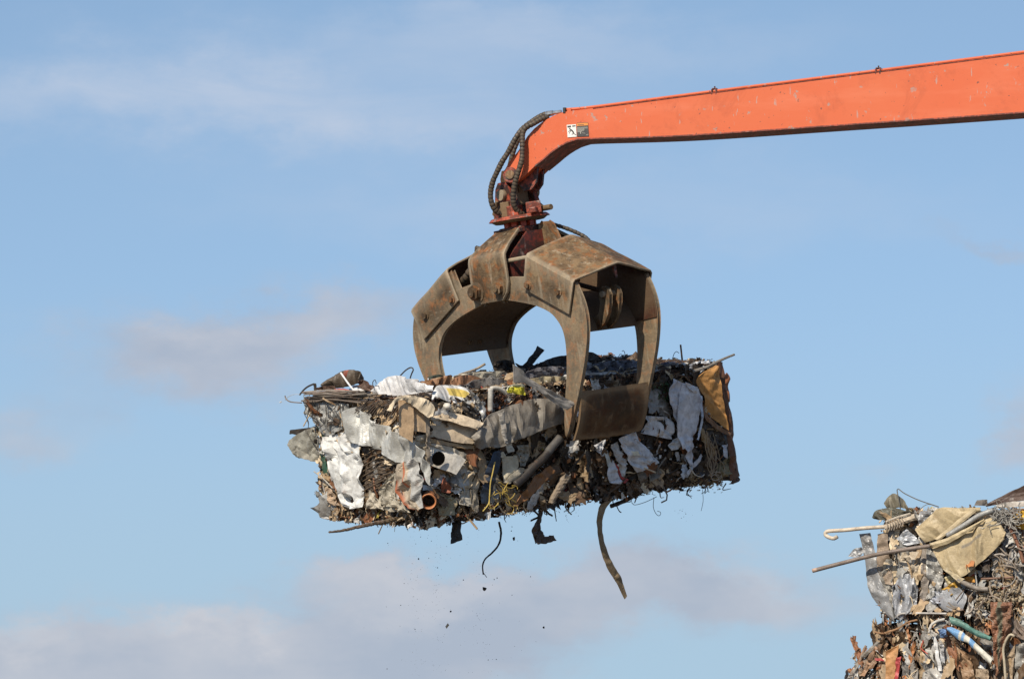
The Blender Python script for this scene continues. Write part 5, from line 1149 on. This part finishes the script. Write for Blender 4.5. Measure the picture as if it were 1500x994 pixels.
s2(ZT((850, 395), (900, 400), (1000, 450), (1090, 530), (1170, 600), (1235, 660)), ZT((855, 425), (940, 490), (1020, 525), (1080, 580), (1160, 650), (1220, 710)), stripe, 'striped_tube', lift=34, cr=1.2, csc=20, bend=6, step=1.6)
s2(ZT((780, 410), (800, 480)), ZT((830, 400), (850, 470)), (.16, .27, .48, 0), 'blue_rag', lift=22, cr=6, csc=6)
s2(ZT((925, 540), (960, 700), (980, 840)), ZT((1050, 640), (1060, 700), (1080, 840)), (.36, .22, .12, 0), 'splintered_plank', lift=12, cr=4, csc=12)
s2(ZT((1080, 740), (1100, 840)), ZT((1200, 750), (1200, 840)), (.42, .32, .22, 0), 'torn_card', lift=11, cr=4, csc=9)
s2(ZT((1100, 560), (1080, 700)), ZT((1200, 700), (1190, 760)), (.03, .02, .017, 0), 'dark_sheet', lift=6, cr=3, csc=12)
s2(ZT((880, 430), (1000, 560)), ZT((1000, 620), (1060, 700)), (.03, .02, .017, 0), 'dark_sheet', lift=5, cr=3, csc=12)
def moss(s_, t): return (.30, .13, .07, 0) if t < .3 else ((.17, .17, .12, 0) if t < .6 else (.26, .12, .07, 0))
s2(ZT((1220, 180), (1225, 400), (1240, 600), (1260, 840)), ZT((1390, 180), (1390, 350), (1350, 500), (1330, 640)), moss, 'rusty_column', lift=24, cr=6, csc=12, bend=6, mat=M_STACK)
s2(ZT((1400, 250), (1450, 350), (1500, 400)), ZT((1400, 450), (1450, 480), (1500, 500)), (.26, .20, .16, 0), 'torn_sheet', lift=16, cr=5, csc=12)
B2.wire(b2, 'L', ZT((1420, 470), (1385, 455), (1350, 500), (1325, 580), (1335, 700), (1345, 840)), 2.0, (.5, .42, .3, 0), lift=26, name='bent_tube', seg=10)
s2(ZT((1350, 620), (1340, 840)), ZT((1420, 540), (1400, 840)), (.38, .28, .18, 0), 'brown_board', lift=14, cr=4, csc=12)
s2(ZT((1420, 540), (1420, 840)), ZT((1500, 520), (1500, 840)), (.36, .34, .30, .2), 'crushed_sheet', lift=12, cr=6, csc=12)
B2.wire(b2, 'L', ZT((705, 410), (720, 370), (770, 340), (830, 325)), 2.2, (.62, .58, .52, 0), lift=26, name='bent_tube', seg=9)
B2.wire(b2, 'L', ZT((700, 400), (705, 425), (690, 440)), 2.0, (.62, .58, .52, 0), lift=26, name='bent_tube', seg=9)
s2(ZT((740, 385), (780, 350), (850, 340)), ZT((740, 405), (800, 395), (860, 360)), (.20, .20, .19, .2), 'grey_sheet', lift=22, cr=2, csc=9)
B2.wire(b2, 'L', ZT((310, 280), (312, 400), (315, 510)), 1.9, (.40, .44, .46, .3), lift=-2, name='pale_rod', seg=8)
B2.wire(b2, 'L', ZT((235, 430), (300, 445), (360, 430), (430, 405), (520, 350), (600, 330)), 1.4, (.36, .20, .10, 0), lift=8, name='rusty_rod', seg=6, jit=.2)
B2.wire(b2, 'L', ZT((165, 548), (140, 600), (110, 690)), 2.0, (.42, .28, .19, 0), lift=2, name='stick', seg=7, jit=.15)
for x0, y0, x1, y1, c_ in ((255, 510, 60, 700, (.25, .23, .20, 0)), (330, 520, 180, 740, (.36, .22, .13, 0)), (240, 550, 120, 800, (.42, .25, .15, 0)), (100, 660, 0, 840, (.30, .28, .25, 0)), (300, 560, 250, 800, (.30, .17, .09, 0)), (180, 600, 60, 830, (.33, .25, .19, 0))):
    s2(ZT((x0, y0), ((x0+x1)/2-6, (y0+y1)/2), (x1, y1)), ZT((x0+28, y0+18), ((x0+x1)/2+26, (y0+y1)/2+16), (x1+36, y1+10)), c_, 'bent_strip', lift=2, cr=4, csc=9, mat=M_STACK)
for k in range(16):
    x0 = r2.uniform(930, 1220); y0 = r2.uniform(100, 330); an = r2.uniform(0, 6.3)
    B2.wire(b2, 'L', ZT((x0, y0), (x0+40*math.cos(an), y0+40*math.sin(an)), (x0+90*math.cos(an+.3), y0+90*math.sin(an+.3))), r2.uniform(.6, 1.5), pick(r2, [(2, (.36, .30, .24, 0)), (1, (.2, .15, .12, 0))]), lift=r2.uniform(10, 26), name='loose_wire')
